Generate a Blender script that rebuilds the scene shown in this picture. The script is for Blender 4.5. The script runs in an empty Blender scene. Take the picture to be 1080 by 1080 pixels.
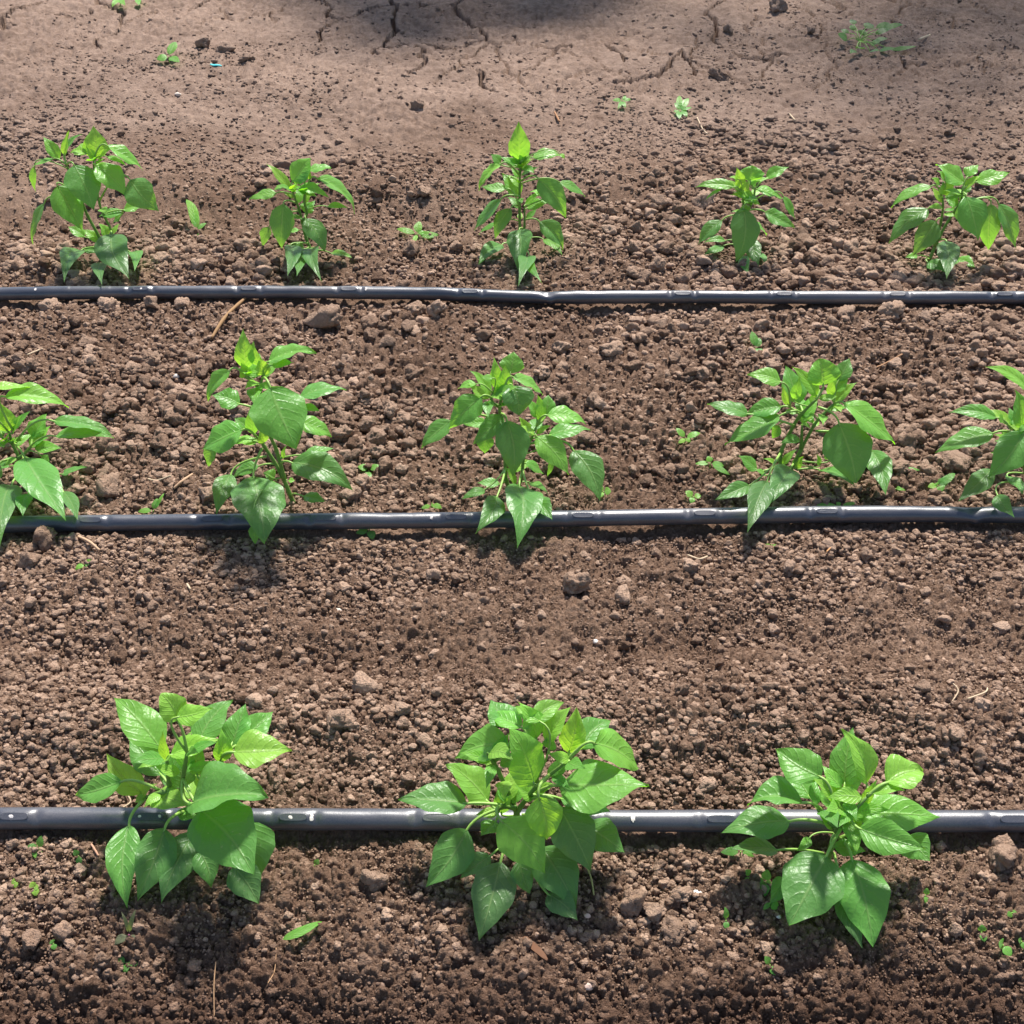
import bpy, bmesh, math, random
import numpy as np
from mathutils import Vector, Matrix, noise as mnoise

R = math.radians
random.seed(11)
rng = np.random.default_rng(11)
scene = bpy.context.scene
col = scene.collection

# ------------------------------------------------------------------ camera
CAM_H, PITCH, FPX, HALF = 0.93, 37.0, 1260.0, 540.0
cam_data = bpy.data.cameras.new("camera")
cam_data.sensor_width = 36.0
cam_data.lens = 36.0 * FPX / 1080.0
cam_data.clip_start = 0.02
cam_data.clip_end = 500.0
cam = bpy.data.objects.new("camera", cam_data)
cam.location = (0, 0, CAM_H)
cam.rotation_euler = (R(90 - PITCH), 0, 0)
col.objects.link(cam)
scene.camera = cam

# ------------------------------------------------------------------ light
SUN_EL, SUN_AZ = 56.0, 14.0          # behind the rows, a little to the right
world = bpy.data.worlds.new("World")
scene.world = world
world.use_nodes = True
wt = world.node_tree
sky = wt.nodes.new("ShaderNodeTexSky")
sky.sky_type = 'NISHITA'
sky.sun_disc = False
sky.sun_elevation = R(SUN_EL)
sky.sun_rotation = R(SUN_AZ)
wt.links.new(sky.outputs[0], wt.nodes["Background"].inputs[0])
wt.nodes["Background"].inputs[1].default_value = 0.105
sl = bpy.data.lights.new("sun", 'SUN')
sl.energy = 5.0
sl.angle = R(5.0)
sl.color = (1.0, 0.955, 0.89)
sun = bpy.data.objects.new("sun", sl)
SUN_DIR = Vector((math.sin(R(SUN_AZ)) * math.cos(R(SUN_EL)), math.cos(R(SUN_AZ)) * math.cos(R(SUN_EL)), math.sin(R(SUN_EL))))
sun.rotation_euler = SUN_DIR.to_track_quat('Z', 'Y').to_euler()
sun.location = (1, 4, 5)
col.objects.link(sun)
scene.view_settings.view_transform = 'Standard'
scene.view_settings.look = 'None'
scene.view_settings.exposure = 0.82
scene.view_settings.gamma = 1.0

# ------------------------------------------------------------------ noise (numpy)
def _hash(ix, iy, seed):
    h = (ix.astype(np.int64) * 374761393 + iy.astype(np.int64) * 668265263 + seed * 974711) & 0xFFFFFFFF
    h = ((h ^ (h >> 13)) * 1274126177) & 0xFFFFFFFF
    h = ((h ^ (h >> 16)) * 2246822519) & 0xFFFFFFFF
    return ((h ^ (h >> 15)) & 0xFFFFFF) / float(0xFFFFFF)

def vnoise(x, y, seed=0):
    ix, iy = np.floor(x), np.floor(y)
    fx, fy = x - ix, y - iy
    fx = fx * fx * (3 - 2 * fx); fy = fy * fy * (3 - 2 * fy)
    a = _hash(ix, iy, seed); b = _hash(ix + 1, iy, seed)
    c = _hash(ix, iy + 1, seed); d = _hash(ix + 1, iy + 1, seed)
    return (a * (1 - fx) + b * fx) * (1 - fy) + (c * (1 - fx) + d * fx) * fy - 0.5

def fbm(x, y, freq, octv, seed=0, gain=0.5):
    s = 0.0; amp = 1.0
    for i in range(octv):
        s = s + amp * vnoise(x * freq + 17.3 * i, y * freq - 9.1 * i, seed + i)
        freq *= 2.03; amp *= gain
    return s

def domes(x, y, cell, seed, fill=0.62, amp=0.45):
    """heap of rounded lumps: height of the tallest dome over each point"""
    gx, gy = x / cell, y / cell
    ix, iy = np.floor(gx), np.floor(gy)
    h = np.zeros_like(x)
    for dx in (-1, 0, 1):
        for dy in (-1, 0, 1):
            jx, jy = ix + dx, iy + dy
            px = jx + 0.15 + 0.7 * _hash(jx, jy, seed)
            py = jy + 0.15 + 0.7 * _hash(jx, jy, seed + 1)
            r = fill * (0.45 + 0.75 * _hash(jx, jy, seed + 2))
            d2 = ((gx - px) ** 2 + (gy - py) ** 2) / (r * r)
            h = np.maximum(h, np.sqrt(np.maximum(0, 1 - d2)) * r)
    return h * cell * amp * 2

def sstep(a, b, x):
    t = np.clip((x - a) / (b - a), 0, 1)
    return t * t * (3 - 2 * t)

# ------------------------------------------------------------------ pixels and ground
CP, SP = math.cos(R(PITCH)), math.sin(R(PITCH))
def ray(u, v):
    x = (u - HALF) / FPX; d = (v - HALF) / FPX
    return Vector((x, CP - d * SP, -SP - d * CP))
def at_y(u, v, Y):
    """world point on the sight line of (u, v) at distance Y"""
    d = ray(u, v)
    return Vector((0, 0, CAM_H)) + d * (Y / d.y)

def ground_low(x, y):
    z = 0.013 * fbm(x, y, 2.3, 2, 3) + 0.011 * fbm(x, y, 7.0, 2, 5)
    z = z - 0.055 * sstep(0.655, 0.42, y) ** 1.0 * (1 + 0.5 * fbm(x, y, 5.0, 2, 9))       # front of the bed sloped away to make it darker
    z = z - 0.010 * np.exp(-((y - 0.97 - 0.01 * np.sin(x * 6)) / 0.035) ** 2)            # rake line
    z = z + 0.014 * np.exp(-((y - 0.87) / 0.06) ** 2)
    z = z - 0.016 * np.exp(-((y - 2.18 - 0.04 * np.sin(x * 3 + 1)) / 0.07) ** 2) * sstep(0.3, -0.2, x)
    z = z + 0.016 * np.exp(-((y - 2.36 - 0.03 * np.sin(x * 4)) / 0.08) ** 2)
    return z

CRACKS = [
    [(336, 50), (344, 34), (356, 25), (372, 14), (400, 6), (440, 1), (470, 8), (492, 18), (503, 30), (514, 42)],
    [(404, -14), (413, 4), (410, 22), (416, 38), (407, 55), (398, 62)],
    [(407, 55), (440, 51), (478, 52), (500, 47), (514, 42)],
    [(440, 54), (441, 66), (436, 82)], [(515, 74), (517, 88), (513, 100)],
    [(-20, 26), (8, 18), (30, 9), (62, -2)], [(0, 22), (4, 31)],
    [(100, -8), (108, 3), (129, 15), (122, 32), (136, 27), (160, 19), (186, 17), (205, 14)],
    [(58, 20), (80, 23), (98, 12)], [(110, 50), (122, 36)],
    [(752, 15), (746, 28), (745, 45), (752, 50)], [(700, 80), (712, 56), (724, 70), (731, 84)],
    [(770, 55), (784, 62), (800, 58), (828, 55)], [(588, 52), (608, 49)], [(640, 47), (647, 60), (652, 66)],
    [(560, -30), (520, -12), (470, 8)], [(300, -30), (330, -10), (356, 25)], [(700, 80), (668, 92), (640, 96)],
    [(870, -30), (830, -12), (760, -6), (752, 15)], [(205, 14), (240, -8), (260, -30)],
]
def _gpix(u, v):
    d = ray(u, v); t = -CAM_H / d.z
    return d.x * t, d.y * t
CRACKW = []
for c in CRACKS:
    pts = [_gpix(*p) for p in c]
    CRACKW.append(pts)

def cracks(x, y):
    dep = np.zeros_like(x)
    m = y > 2.6
    if not m.any():
        return dep
    xs = x[m] + 0.05 * fbm(x[m], y[m], 9.0, 3, 61); ys = y[m] + 0.07 * fbm(x[m], y[m], 8.0, 3, 67)
    best = np.full_like(xs, 9.0)
    for pts in CRACKW:
        for (ax, ay), (bx, by) in zip(pts[:-1], pts[1:]):
            vx, vy = bx - ax, by - ay
            t = np.clip(((xs - ax) * vx + (ys - ay) * vy) / (vx * vx + vy * vy + 1e-9), 0, 1)
            best = np.minimum(best, np.hypot(xs - ax - t * vx, (ys - ay - t * vy) * 0.8))
    w = 0.0064 * (1 + 1.1 * vnoise(xs * 7, ys * 7, 71))
    # fine net of shrinkage cracks
    gx, gy = xs / 0.17, ys / 0.21; ix, iy = np.floor(gx), np.floor(gy)
    f1 = np.full_like(xs, 9.0); f2 = np.full_like(xs, 9.0)
    for dx in (-1, 0, 1):
        for dy in (-1, 0, 1):
            jx, jy = ix + dx, iy + dy
            d = np.hypot(gx - jx - _hash(jx, jy, 811), gy - jy - _hash(jx, jy, 813))
            f2 = np.where(d < f1, f1, np.minimum(f2, d)); f1 = np.minimum(f1, d)
    net = sstep(0.034, 0.012, f2 - f1) * sstep(0.02, 0.22, fbm(x[m], y[m], 2.2, 2, 821)) * sstep(2.85, 3.1, y[m])
    dep[m] = 0.020 * net + 0.05 * sstep(1.0, 0.4, best / w) - 0.004 * sstep(0.07, 0.0, best)
    return dep

def loose(x, y):
    """how loose and cloddy the soil is, 0 packed .. 1 cloddy"""
    n = 0.35 * fbm(x, y, 2.6, 3, 21)
    a = 0.75 * sstep(3.05, 1.95, y + n * 1.9) + 0.25 * sstep(2.6, 1.9, y)
    tr = np.exp(-(((x + 0.72) / 0.34) ** 2 + ((y - 3.12) / 0.16) ** 2))       # heap of crumbs at the far left
    tr2 = np.exp(-(((x - 0.75) / 0.25) ** 2 + ((y - 3.35) / 0.25) ** 2)) * 0.6
    return np.clip(a + tr + tr2, 0, 1)

def coarse(x, y):
    """share of big clods"""
    n = fbm(x, y, 3.1, 3, 31)
    c = sstep(1.16, 1.36, y + 0.15 * n) * sstep(2.5, 2.2, y + 0.3 * n)
    c = c * (0.72 + 0.9 * n)
    return np.clip(c + 0.18 * sstep(0.76, 0.70, y), 0.03, 1)

def ground_full(x, y):
    x = np.asarray(x, float); y = np.asarray(y, float)
    z = ground_low(x, y)
    L = loose(x, y); C = coarse(x, y); base = z
    wx = x + 0.004 * fbm(x, y, 60, 2, 41); wy = y + 0.004 * fbm(x, y, 60, 2, 43)
    z = z + (0.0035 + 0.008 * L) * fbm(x, y, 24, 4, 47, 0.55)
    z = z + L * (0.15 + C) * 0.5 * domes(wx, wy, 0.022, 101)
    z = z + L * (0.75 + 0.5 * C) * domes(wx, wy, 0.0105, 111)
    near = sstep(2.6, 1.6, y)
    z = z + (0.6 + 0.9 * L) * domes(wx, wy, 0.0056, 121) * (0.6 + 0.4 * near)
    z = z + 0.9 * domes(wx, wy, 0.0034, 141) * sstep(1.9, 1.3, y)
    z = z + (0.5 * domes(wx, wy, 0.017, 131) * (0.4 + 1.2 * np.clip(0.5 + 1.5 * fbm(x, y, 5, 2, 153), 0, 1)) + 0.008 * fbm(x, y, 11, 3, 151) + 0.006 * fbm(x, y, 45, 3, 157)) * (1 - L)
    z = z - L * (0.0035 + 0.0035 * C) - 0.001
    calm = np.zeros_like(z); drop = np.zeros_like(z)
    for i in range(3):
        dy = y - tube_y(i, x)
        calm = np.maximum(calm, 0.5 * np.exp(-(dy / 0.022) ** 2)); drop = drop + 0.0055 * np.exp(-((dy + 0.013) / 0.013) ** 2)
    for p in PLANT_XY:
        calm = np.maximum(calm, 0.6 * np.exp(-((x - p.x) ** 2 + (y - p.y) ** 2) / 0.05 ** 2))
        drop = drop + 0.006 * np.exp(-((x - p.x - 0.01) ** 2 + (y - p.y - 0.02) ** 2) / 0.045 ** 2)
    z = base + (z - base) * (1 - calm) - drop
    z = z - cracks(x, y)
    return z

def gl(x, y):
    return float(ground_low(np.array([x], float), np.array([y], float))[0])

def on_ground(u, v, lift=0.0):
    d = ray(u, v); z = 0.0
    for _ in range(8):
        t = (z + lift - CAM_H) / d.z
        x, y = d.x * t, d.y * t
        z = gl(x, y)
    return Vector((x, y, z))

# ------------------------------------------------------------------ courses of the drip tubes
TUBE_R = 0.0100
TUBES = [
    dict(px=[(-260, 312), (-100, 311), (0, 310), (100, 308.5), (300, 308), (430, 309), (520, 312), (580, 314), (700, 313), (900, 314), (1080, 314), (1200, 314), (1400, 315)],
         em=[150, 265, 370, 496, 719, 823, 943, 1055], kink=[577], dots=[41, 150, 387], r=0.0112,
         label="farthest drip tube, bluish black, in front of the back row of pepper plants"),
    dict(px=[(-260, 558), (-100, 555), (0, 553), (150, 551), (300, 550), (450, 549), (600, 547), (760, 544), (900, 542), (1080, 543), (1200, 544), (1400, 545)],
         em=[98, 225, 345, 482, 614, 741, 870], kink=[1022], dots=[455], r=0.0106,
         label="middle drip tube, black, in front of the middle row of pepper plants"),
    dict(px=[(-400, 863), (-100, 863), (0, 863), (100, 863), (300, 864), (420, 864), (700, 866), (800, 865.5), (960, 866), (1080, 866), (1200, 866), (1500, 866)],
         em=[18, 163, 312, 461, 612, 758, 910, 1064], kink=[], dots=[13, 150, 172, 307, 329, 664], r=0.0104,
         label="nearest drip tube, black and dusty, passing behind the three front pepper plants"),
]
TUBE_PATHS = []
def tube_centre(T, u):
    us = [p[0] for p in T['px']]; v = float(np.interp(u, us, [p[1] for p in T['px']]))
    g = on_ground(u, v, T['r'])
    return g
for T in TUBES:
    us = list(range(int(T['px'][0][0]), int(T['px'][-1][0]) + 1, 40))
    zz = np.array([tube_centre(T, u).z for u in us])
    for _ in range(3): zz = np.convolve(np.pad(zz, 6, mode='edge'), np.ones(13) / 13, mode='valid')
    zz = zz + T['r'] + 0.003
    xs_, ys_ = [], []
    for u, z in zip(us, zz):
        v = float(np.interp(u, [p[0] for p in T['px']], [p[1] for p in T['px']])); d = ray(u, v); t = (z - CAM_H) / d.z
        xs_.append(d.x * t); ys_.append(d.y * t)
    TUBE_PATHS.append((np.array(xs_), np.array(ys_), zz))
def tube_y(i, x):
    return np.interp(x, TUBE_PATHS[i][0], TUBE_PATHS[i][1])

PLANT_PX = [(211, 883), (547, 890), (873, 907), (25, 505), (309, 528), (543, 518), (831, 501), (1087, 523), (110, 272), (330, 266), (551, 265), (783, 268), (979, 277)]
PLANT_XY = [on_ground(*p) for p in PLANT_PX]

# ------------------------------------------------------------------ materials
def new_mat(name):
    m = bpy.data.materials.new(name); m.use_nodes = True
    nt = m.node_tree; nt.nodes.clear()
    out = nt.nodes.new("ShaderNodeOutputMaterial")
    return m, nt, out
def N(nt, typ, **kw):
    n = nt.nodes.new(typ)
    for k, v in kw.items():
        if k in n.bl_rna.properties.keys(): setattr(n, k, v)
        else: n.inputs[k.replace('_', ' ')].default_value = v
    return n
def math_n(nt, op, a, b=None, clamp=False):
    n = nt.nodes.new("ShaderNodeMath"); n.operation = op; n.use_clamp = clamp
    for i, q in enumerate((a, b)):
        if q is None: continue
        if isinstance(q, (int, float)): n.inputs[i].default_value = q
        else: nt.links.new(q, n.inputs[i])
    return n.outputs[0]
def mix_c(nt, fac, a, b, blend='MIX'):
    n = nt.nodes.new("ShaderNodeMix"); n.data_type = 'RGBA'; n.blend_type = blend
    for sock, q in ((n.inputs[0], fac), (n.inputs[6], a), (n.inputs[7], b)):
        if isinstance(q, (int, float)): sock.default_value = q
        elif isinstance(q, tuple): sock.default_value = (*q, 1)
        else: nt.links.new(q, sock)
    return n.outputs[2]
def noise_n(nt, vec, scale, detail=3, rough=0.55):
    n = nt.nodes.new("ShaderNodeTexNoise")
    n.inputs["Scale"].default_value = scale; n.inputs["Detail"].default_value = detail; n.inputs["Roughness"].default_value = rough
    if vec is not None: nt.links.new(vec, n.inputs["Vector"])
    return n.outputs[0]

DRY, MID, NEAR_SHADE = (0.460, 0.312, 0.224), (0.152, 0.091, 0.060), (0.125, 0.073, 0.055)
def soil_mat(name, tint):
    m, nt, out = new_mat(name)
    geo = nt.nodes.new("ShaderNodeNewGeometry"); pos = geo.outputs["Position"]
    sep = nt.nodes.new("ShaderNodeSeparateXYZ"); nt.links.new(pos, sep.inputs[0])
    fine = noise_n(nt, pos, 260, 4, 0.65)
    med = noise_n(nt, pos, 38, 3, 0.6)
    big = noise_n(nt, pos, 3.2, 3, 0.55)
    f = math_n(nt, 'ADD', math_n(nt, 'MULTIPLY', fine, 1.15), math_n(nt, 'MULTIPLY', med, 0.55))
    f = math_n(nt, 'ADD', f, math_n(nt, 'MULTIPLY', big, 0.6))
    f = math_n(nt, 'SUBTRACT', f, 0.74)
    if tint == 'object':
        oi = nt.nodes.new("ShaderNodeObjectInfo"); tv = oi.outputs["Alpha"]
    elif tint == 'attr':
        an = nt.nodes.new("ShaderNodeAttribute"); an.attribute_name = "tint"; tv = an.outputs["Fac"]
    else:
        tv = 0.22  # bare ground toned darker, putting the shade of gaps into colour
    f = math_n(nt, 'ADD', f, math_n(nt, 'MULTIPLY', math_n(nt, 'SUBTRACT', tv, 0.5), 1.0), clamp=False)
    f = math_n(nt, 'MAXIMUM', math_n(nt, 'MINIMUM', f, 1.0), 0.0)
    c = mix_c(nt, f, MID, DRY)
    pt = nt.nodes.new('ShaderNodeMapRange'); pt.interpolation_type = 'SMOOTHSTEP'; nt.links.new(noise_n(nt, pos, 4.3, 4, 0.62), pt.inputs[0])
    pt.inputs[1].default_value = 0.52; pt.inputs[2].default_value = 0.66; pt.inputs[3].default_value = 0.0; pt.inputs[4].default_value = 0.6
    c = mix_c(nt, pt.outputs[0], c, mix_c(nt, f, (0.095, 0.053, 0.034), (0.28, 0.178, 0.120)))
    # edge shade put into moist soil tone near the viewer, dry crust far out
    mr = nt.nodes.new("ShaderNodeMapRange"); mr.interpolation_type = 'SMOOTHSTEP'
    yy = math_n(nt, 'ADD', sep.outputs[1], math_n(nt, 'MULTIPLY', math_n(nt, 'SUBTRACT', noise_n(nt, pos, 9, 3), 0.5), 0.13))
    nt.links.new(yy, mr.inputs[0])
    mr.inputs[1].default_value = 0.525; mr.inputs[2].default_value = 0.645; mr.inputs[3].default_value = 1.0; mr.inputs[4].default_value = 0.0
    near_shade_c = mix_c(nt, f, (0.070, 0.038, 0.025), (0.22, 0.130, 0.088))
    c = mix_c(nt, math_n(nt, 'MULTIPLY', mr.outputs[0], 0.92), c, near_shade_c)
    mf = nt.nodes.new("ShaderNodeMapRange"); mf.interpolation_type = 'SMOOTHSTEP'
    nt.links.new(math_n(nt, 'ADD', sep.outputs[1], math_n(nt, 'MULTIPLY', big, 0.8)), mf.inputs[0])
    mf.inputs[1].default_value = 2.5; mf.inputs[2].default_value = 3.3; mf.inputs[3].default_value = 0.0; mf.inputs[4].default_value = 0.8
    crust = mix_c(nt, math_n(nt, 'ADD', math_n(nt, 'MULTIPLY', big, 0.9), math_n(nt, 'SUBTRACT', math_n(nt, 'ADD', math_n(nt, 'MULTIPLY', med, 1.3), math_n(nt, 'MULTIPLY', noise_n(nt, pos, 95, 3, 0.7), 1.0)), 1.12)), (0.145, 0.094, 0.070), (0.40, 0.285, 0.220))
    c = mix_c(nt, mf.outputs[0], c, crust)
    dk = nt.nodes.new("ShaderNodeMapRange"); nt.links.new(noise_n(nt, pos, 120, 2), dk.inputs[0])
    dk.inputs[1].default_value = 0.62; dk.inputs[2].default_value = 0.72; dk.inputs[3].default_value = 0.0; dk.inputs[4].default_value = 0.35
    c = mix_c(nt, dk.outputs[0], c, (0.13, 0.085, 0.07))
    b = nt.nodes.new("ShaderNodeBsdfPrincipled")
    nt.links.new(c, b.inputs["Base Color"])
    b.inputs["Roughness"].default_value = 0.93
    b.inputs["Specular IOR Level"].default_value = 0.12
    bump = nt.nodes.new("ShaderNodeBump"); bump.inputs["Strength"].default_value = 1.0; bump.inputs["Distance"].default_value = 0.0036
    hh = math_n(nt, 'ADD', noise_n(nt, pos, 520, 3, 0.7), math_n(nt, 'MULTIPLY', noise_n(nt, pos, 210, 3, 0.6), 1.2))
    nt.links.new(hh, bump.inputs["Height"]); nt.links.new(bump.outputs[0], b.inputs["Normal"])
    nt.links.new(b.outputs[0], out.inputs[0])
    return m

def leaf_mat():
    m, nt, out = new_mat("pepper_leaf")
    oi = nt.nodes.new("ShaderNodeObjectInfo")
    uv = nt.nodes.new("ShaderNodeUVMap"); sep = nt.nodes.new("ShaderNodeSeparateXYZ")
    nt.links.new(uv.outputs[0], sep.inputs[0])
    t, s = sep.outputs[0], sep.outputs[1]                     # along, across (-1..1)
    a = math_n(nt, 'ABSOLUTE', s)
    geo = nt.nodes.new("ShaderNodeNewGeometry"); tc = nt.nodes.new("ShaderNodeTexCoord")
    obj = tc.outputs["Object"]
    nz = noise_n(nt, obj, 90, 3)
    # side veins
    ph = math_n(nt, 'MULTIPLY', math_n(nt, 'SUBTRACT', t, math_n(nt, 'MULTIPLY', math_n(nt, 'POWER', a, 1.25), 0.30)), 7.0)
    ph = math_n(nt, 'ADD', ph, math_n(nt, 'MULTIPLY', nz, 0.5))
    ph = math_n(nt, 'ADD', ph, math_n(nt, 'MULTIPLY', math_n(nt, 'SIGN', s), 0.22))
    tri = math_n(nt, 'ABSOLUTE', math_n(nt, 'SUBTRACT', math_n(nt, 'FRACT', ph), 0.5))
    mv = nt.nodes.new("ShaderNodeMapRange"); nt.links.new(tri, mv.inputs[0])
    mv.inputs[1].default_value = 0.0; mv.inputs[2].default_value = 0.085; mv.inputs[3].default_value = 1.0; mv.inputs[4].default_value = 0.0
    side = math_n(nt, 'MULTIPLY', mv.outputs[0], math_n(nt, 'SUBTRACT', 1.0, a))
    mm = nt.nodes.new("ShaderNodeMapRange"); nt.links.new(a, mm.inputs[0])
    mm.inputs[1].default_value = 0.015; mm.inputs[2].default_value = 0.075; mm.inputs[3].default_value = 1.0; mm.inputs[4].default_value = 0.0
    vein = math_n(nt, 'MAXIMUM', math_n(nt, 'MULTIPLY', side, 0.55), mm.outputs[0], clamp=True)
    n2 = noise_n(nt, obj, 420, 2)
    c = mix_c(nt, math_n(nt, 'MULTIPLY', math_n(nt, 'SUBTRACT', nz, 0.25), 0.75, clamp=True), oi.outputs["Color"], mix_c(nt, 1.0, oi.outputs["Color"], (0.70, 0.80, 0.8), 'MULTIPLY'))
    c = mix_c(nt, math_n(nt, 'MULTIPLY', n2, 0.22), c, (0.02, 0.07, 0.015))
    vc = mix_c(nt, 0.5, oi.outputs["Color"], (0.42, 0.55, 0.20))
    c = mix_c(nt, math_n(nt, 'MULTIPLY', vein, 0.72), c, vc)
    c = mix_c(nt, math_n(nt, 'MULTIPLY', geo.outputs["Backfacing"], 0.45), c, (0.22, 0.36, 0.14))
    spk = nt.nodes.new('ShaderNodeMapRange'); nt.links.new(noise_n(nt, obj, 330, 2, 0.5), spk.inputs[0])
    spk.inputs[1].default_value = 0.69; spk.inputs[2].default_value = 0.76; spk.inputs[3].default_value = 0.0; spk.inputs[4].default_value = 0.35
    c = mix_c(nt, spk.outputs[0], c, (0.42, 0.42, 0.26))
    # pucker between the veins
    bh = math_n(nt, 'ADD', math_n(nt, 'MULTIPLY', math_n(nt, 'SMOOTH_MIN' if False else 'MINIMUM', tri, 0.22), 1.2), math_n(nt, 'MULTIPLY', noise_n(nt, obj, 170, 3), 1.3))
    bh = math_n(nt, 'SUBTRACT', bh, math_n(nt, 'MULTIPLY', vein, 0.6))
    bump = nt.nodes.new("ShaderNodeBump"); bump.inputs["Strength"].default_value = 0.6; bump.inputs["Distance"].default_value = 0.0011
    nt.links.new(bh, bump.inputs["Height"])
    b = nt.nodes.new("ShaderNodeBsdfPrincipled")
    nt.links.new(c, b.inputs["Base Color"]); nt.links.new(bump.outputs[0], b.inputs["Normal"])
    b.inputs["Roughness"].default_value = 0.36; b.inputs["Specular IOR Level"].default_value = 0.36
    tr = nt.nodes.new("ShaderNodeBsdfTranslucent")
    tcol = mix_c(nt, 1.0, mix_c(nt, 0.25, c, (0.34, 0.60, 0.05)), (1.65, 1.55, 0.7), 'MULTIPLY')
    nt.links.new(tcol, tr.inputs["Color"]); nt.links.new(bump.outputs[0], tr.inputs["Normal"])
    mx = nt.nodes.new("ShaderNodeMixShader"); mx.inputs[0].default_value = 0.45
    nt.links.new(b.outputs[0], mx.inputs[1]); nt.links.new(tr.outputs[0], mx.inputs[2])
    nt.links.new(mx.outputs[0], out.inputs[0])
    return m

def plain_mat(name, c1, c2, rough, scale, spec=0.3, bump=0.3, dist=0.001, tint=False):
    m, nt, out = new_mat(name)
    tc = nt.nodes.new("ShaderNodeTexCoord"); obj = tc.outputs["Object"]
    c = mix_c(nt, noise_n(nt, obj, scale, 4, 0.6), c1, c2)
    if tint:
        oi = nt.nodes.new("ShaderNodeObjectInfo"); c = mix_c(nt, 1.0, c, oi.outputs["Color"], 'MULTIPLY')
    b = nt.nodes.new("ShaderNodeBsdfPrincipled")
    nt.links.new(c, b.inputs["Base Color"]); b.inputs["Roughness"].default_value = rough; b.inputs["Specular IOR Level"].default_value = spec
    bp = nt.nodes.new("ShaderNodeBump"); bp.inputs["Strength"].default_value = bump; bp.inputs["Distance"].default_value = dist
    nt.links.new(noise_n(nt, obj, scale * 1.7, 3), bp.inputs["Height"]); nt.links.new(bp.outputs[0], b.inputs["Normal"])
    nt.links.new(b.outputs[0], out.inputs[0])
    return m

def tube_mat():
    m, nt, out = new_mat("black_polyethylene")
    geo = nt.nodes.new("ShaderNodeNewGeometry"); pos = geo.outputs["Position"]
    mp = nt.nodes.new("ShaderNodeMapping"); nt.links.new(pos, mp.inputs[0]); mp.inputs["Scale"].default_value = (0.25, 1, 1)
    sp = noise_n(nt, pos, 900, 3, 0.7); pat = noise_n(nt, mp.outputs[0], 28, 4, 0.6)
    mr = nt.nodes.new("ShaderNodeMapRange"); nt.links.new(math_n(nt, 'ADD', math_n(nt, 'MULTIPLY', sp, 0.55), math_n(nt, 'MULTIPLY', pat, 0.6)), mr.inputs[0])
    mr.inputs[1].default_value = 0.50; mr.inputs[2].default_value = 0.74; mr.inputs[3].default_value = 0.0; mr.inputs[4].default_value = 0.36
    c = mix_c(nt, mr.outputs[0], (0.036, 0.040, 0.054), (0.23, 0.205, 0.195))
    b = nt.nodes.new("ShaderNodeBsdfPrincipled"); nt.links.new(c, b.inputs["Base Color"])
    rr = nt.nodes.new("ShaderNodeMapRange"); nt.links.new(pat, rr.inputs[0]); rr.inputs[3].default_value = 0.24; rr.inputs[4].default_value = 0.46
    nt.links.new(rr.outputs[0], b.inputs["Roughness"]); b.inputs["Specular IOR Level"].default_value = 0.8
    bp = nt.nodes.new("ShaderNodeBump"); bp.inputs["Strength"].default_value = 0.25; bp.inputs["Distance"].default_value = 0.0006
    nt.links.new(math_n(nt, 'ADD', sp, pat), bp.inputs["Height"]); nt.links.new(bp.outputs[0], b.inputs["Normal"])
    nt.links.new(b.outputs[0], out.inputs[0])
    return m

M_GROUND = soil_mat("soil_ground", None)
M_CRUMB = soil_mat("soil_crumbs", 'attr')
M_CLOD = soil_mat("soil_clod", 'object')
M_LEAF = leaf_mat()
M_STEM = plain_mat("pepper_stem", (0.10, 0.20, 0.035), (0.17, 0.29, 0.06), 0.5, 160, 0.35)
M_PETIOLE = plain_mat("pepper_petiole", (0.20, 0.36, 0.06), (0.30, 0.46, 0.10), 0.45, 200, 0.4)
M_TUBE = tube_mat()
M_STRAW = plain_mat("dry_straw", (0.42, 0.30, 0.18), (0.60, 0.48, 0.34), 0.8, 300, 0.2, tint=True)
M_STONE = plain_mat("pale_stone", (0.50, 0.44, 0.38), (0.66, 0.60, 0.54), 0.8, 240, 0.25, 0.6, 0.002, tint=True)
M_PLASTIC = plain_mat("teal_plastic", (0.02, 0.33, 0.34), (0.03, 0.42, 0.42), 0.35, 60, 0.5)
M_BARK = plain_mat("shrub_bark", (0.10, 0.07, 0.05), (0.18, 0.13, 0.09), 0.9, 60, 0.1)

# ------------------------------------------------------------------ object helpers
def mesh_obj(name, verts, faces, mat, parent=None, loc=None, smooth=True, uvs=None):
    me = bpy.data.meshes.new(name)
    me.from_pydata([tuple(v) for v in verts], [], faces)
    if uvs is not None:
        lay = me.uv_layers.new(name="UVMap")
        idx = np.empty(len(me.loops), np.int32); me.loops.foreach_get("vertex_index", idx)
        lay.data.foreach_set("uv", np.asarray(uvs, np.float32)[idx].ravel())
    if smooth: me.polygons.foreach_set("use_smooth", np.ones(len(me.polygons), bool))
    me.materials.append(mat)
    o = bpy.data.objects.new(name, me); col.objects.link(o)
    if parent is not None: o.parent = parent
    if loc is not None: o.location = loc
    return o
def np_mesh(name, V, F, mat, smooth=True):
    me = bpy.data.meshes.new(name)
    k = F.shape[1]
    me.vertices.add(len(V)); me.vertices.foreach_set("co", V.astype(np.float32).ravel())
    me.loops.add(F.size); me.loops.foreach_set("vertex_index", F.astype(np.int32).ravel())
    me.polygons.add(len(F)); me.polygons.foreach_set("loop_start", np.arange(0, F.size, k, dtype=np.int32))
    me.polygons.foreach_set("loop_total", np.full(len(F), k, np.int32))
    me.update(calc_edges=True)
    if smooth: me.polygons.foreach_set("use_smooth", np.ones(len(F), bool))
    me.materials.append(mat)
    o = bpy.data.objects.new(name, me); col.objects.link(o)
    return o
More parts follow.
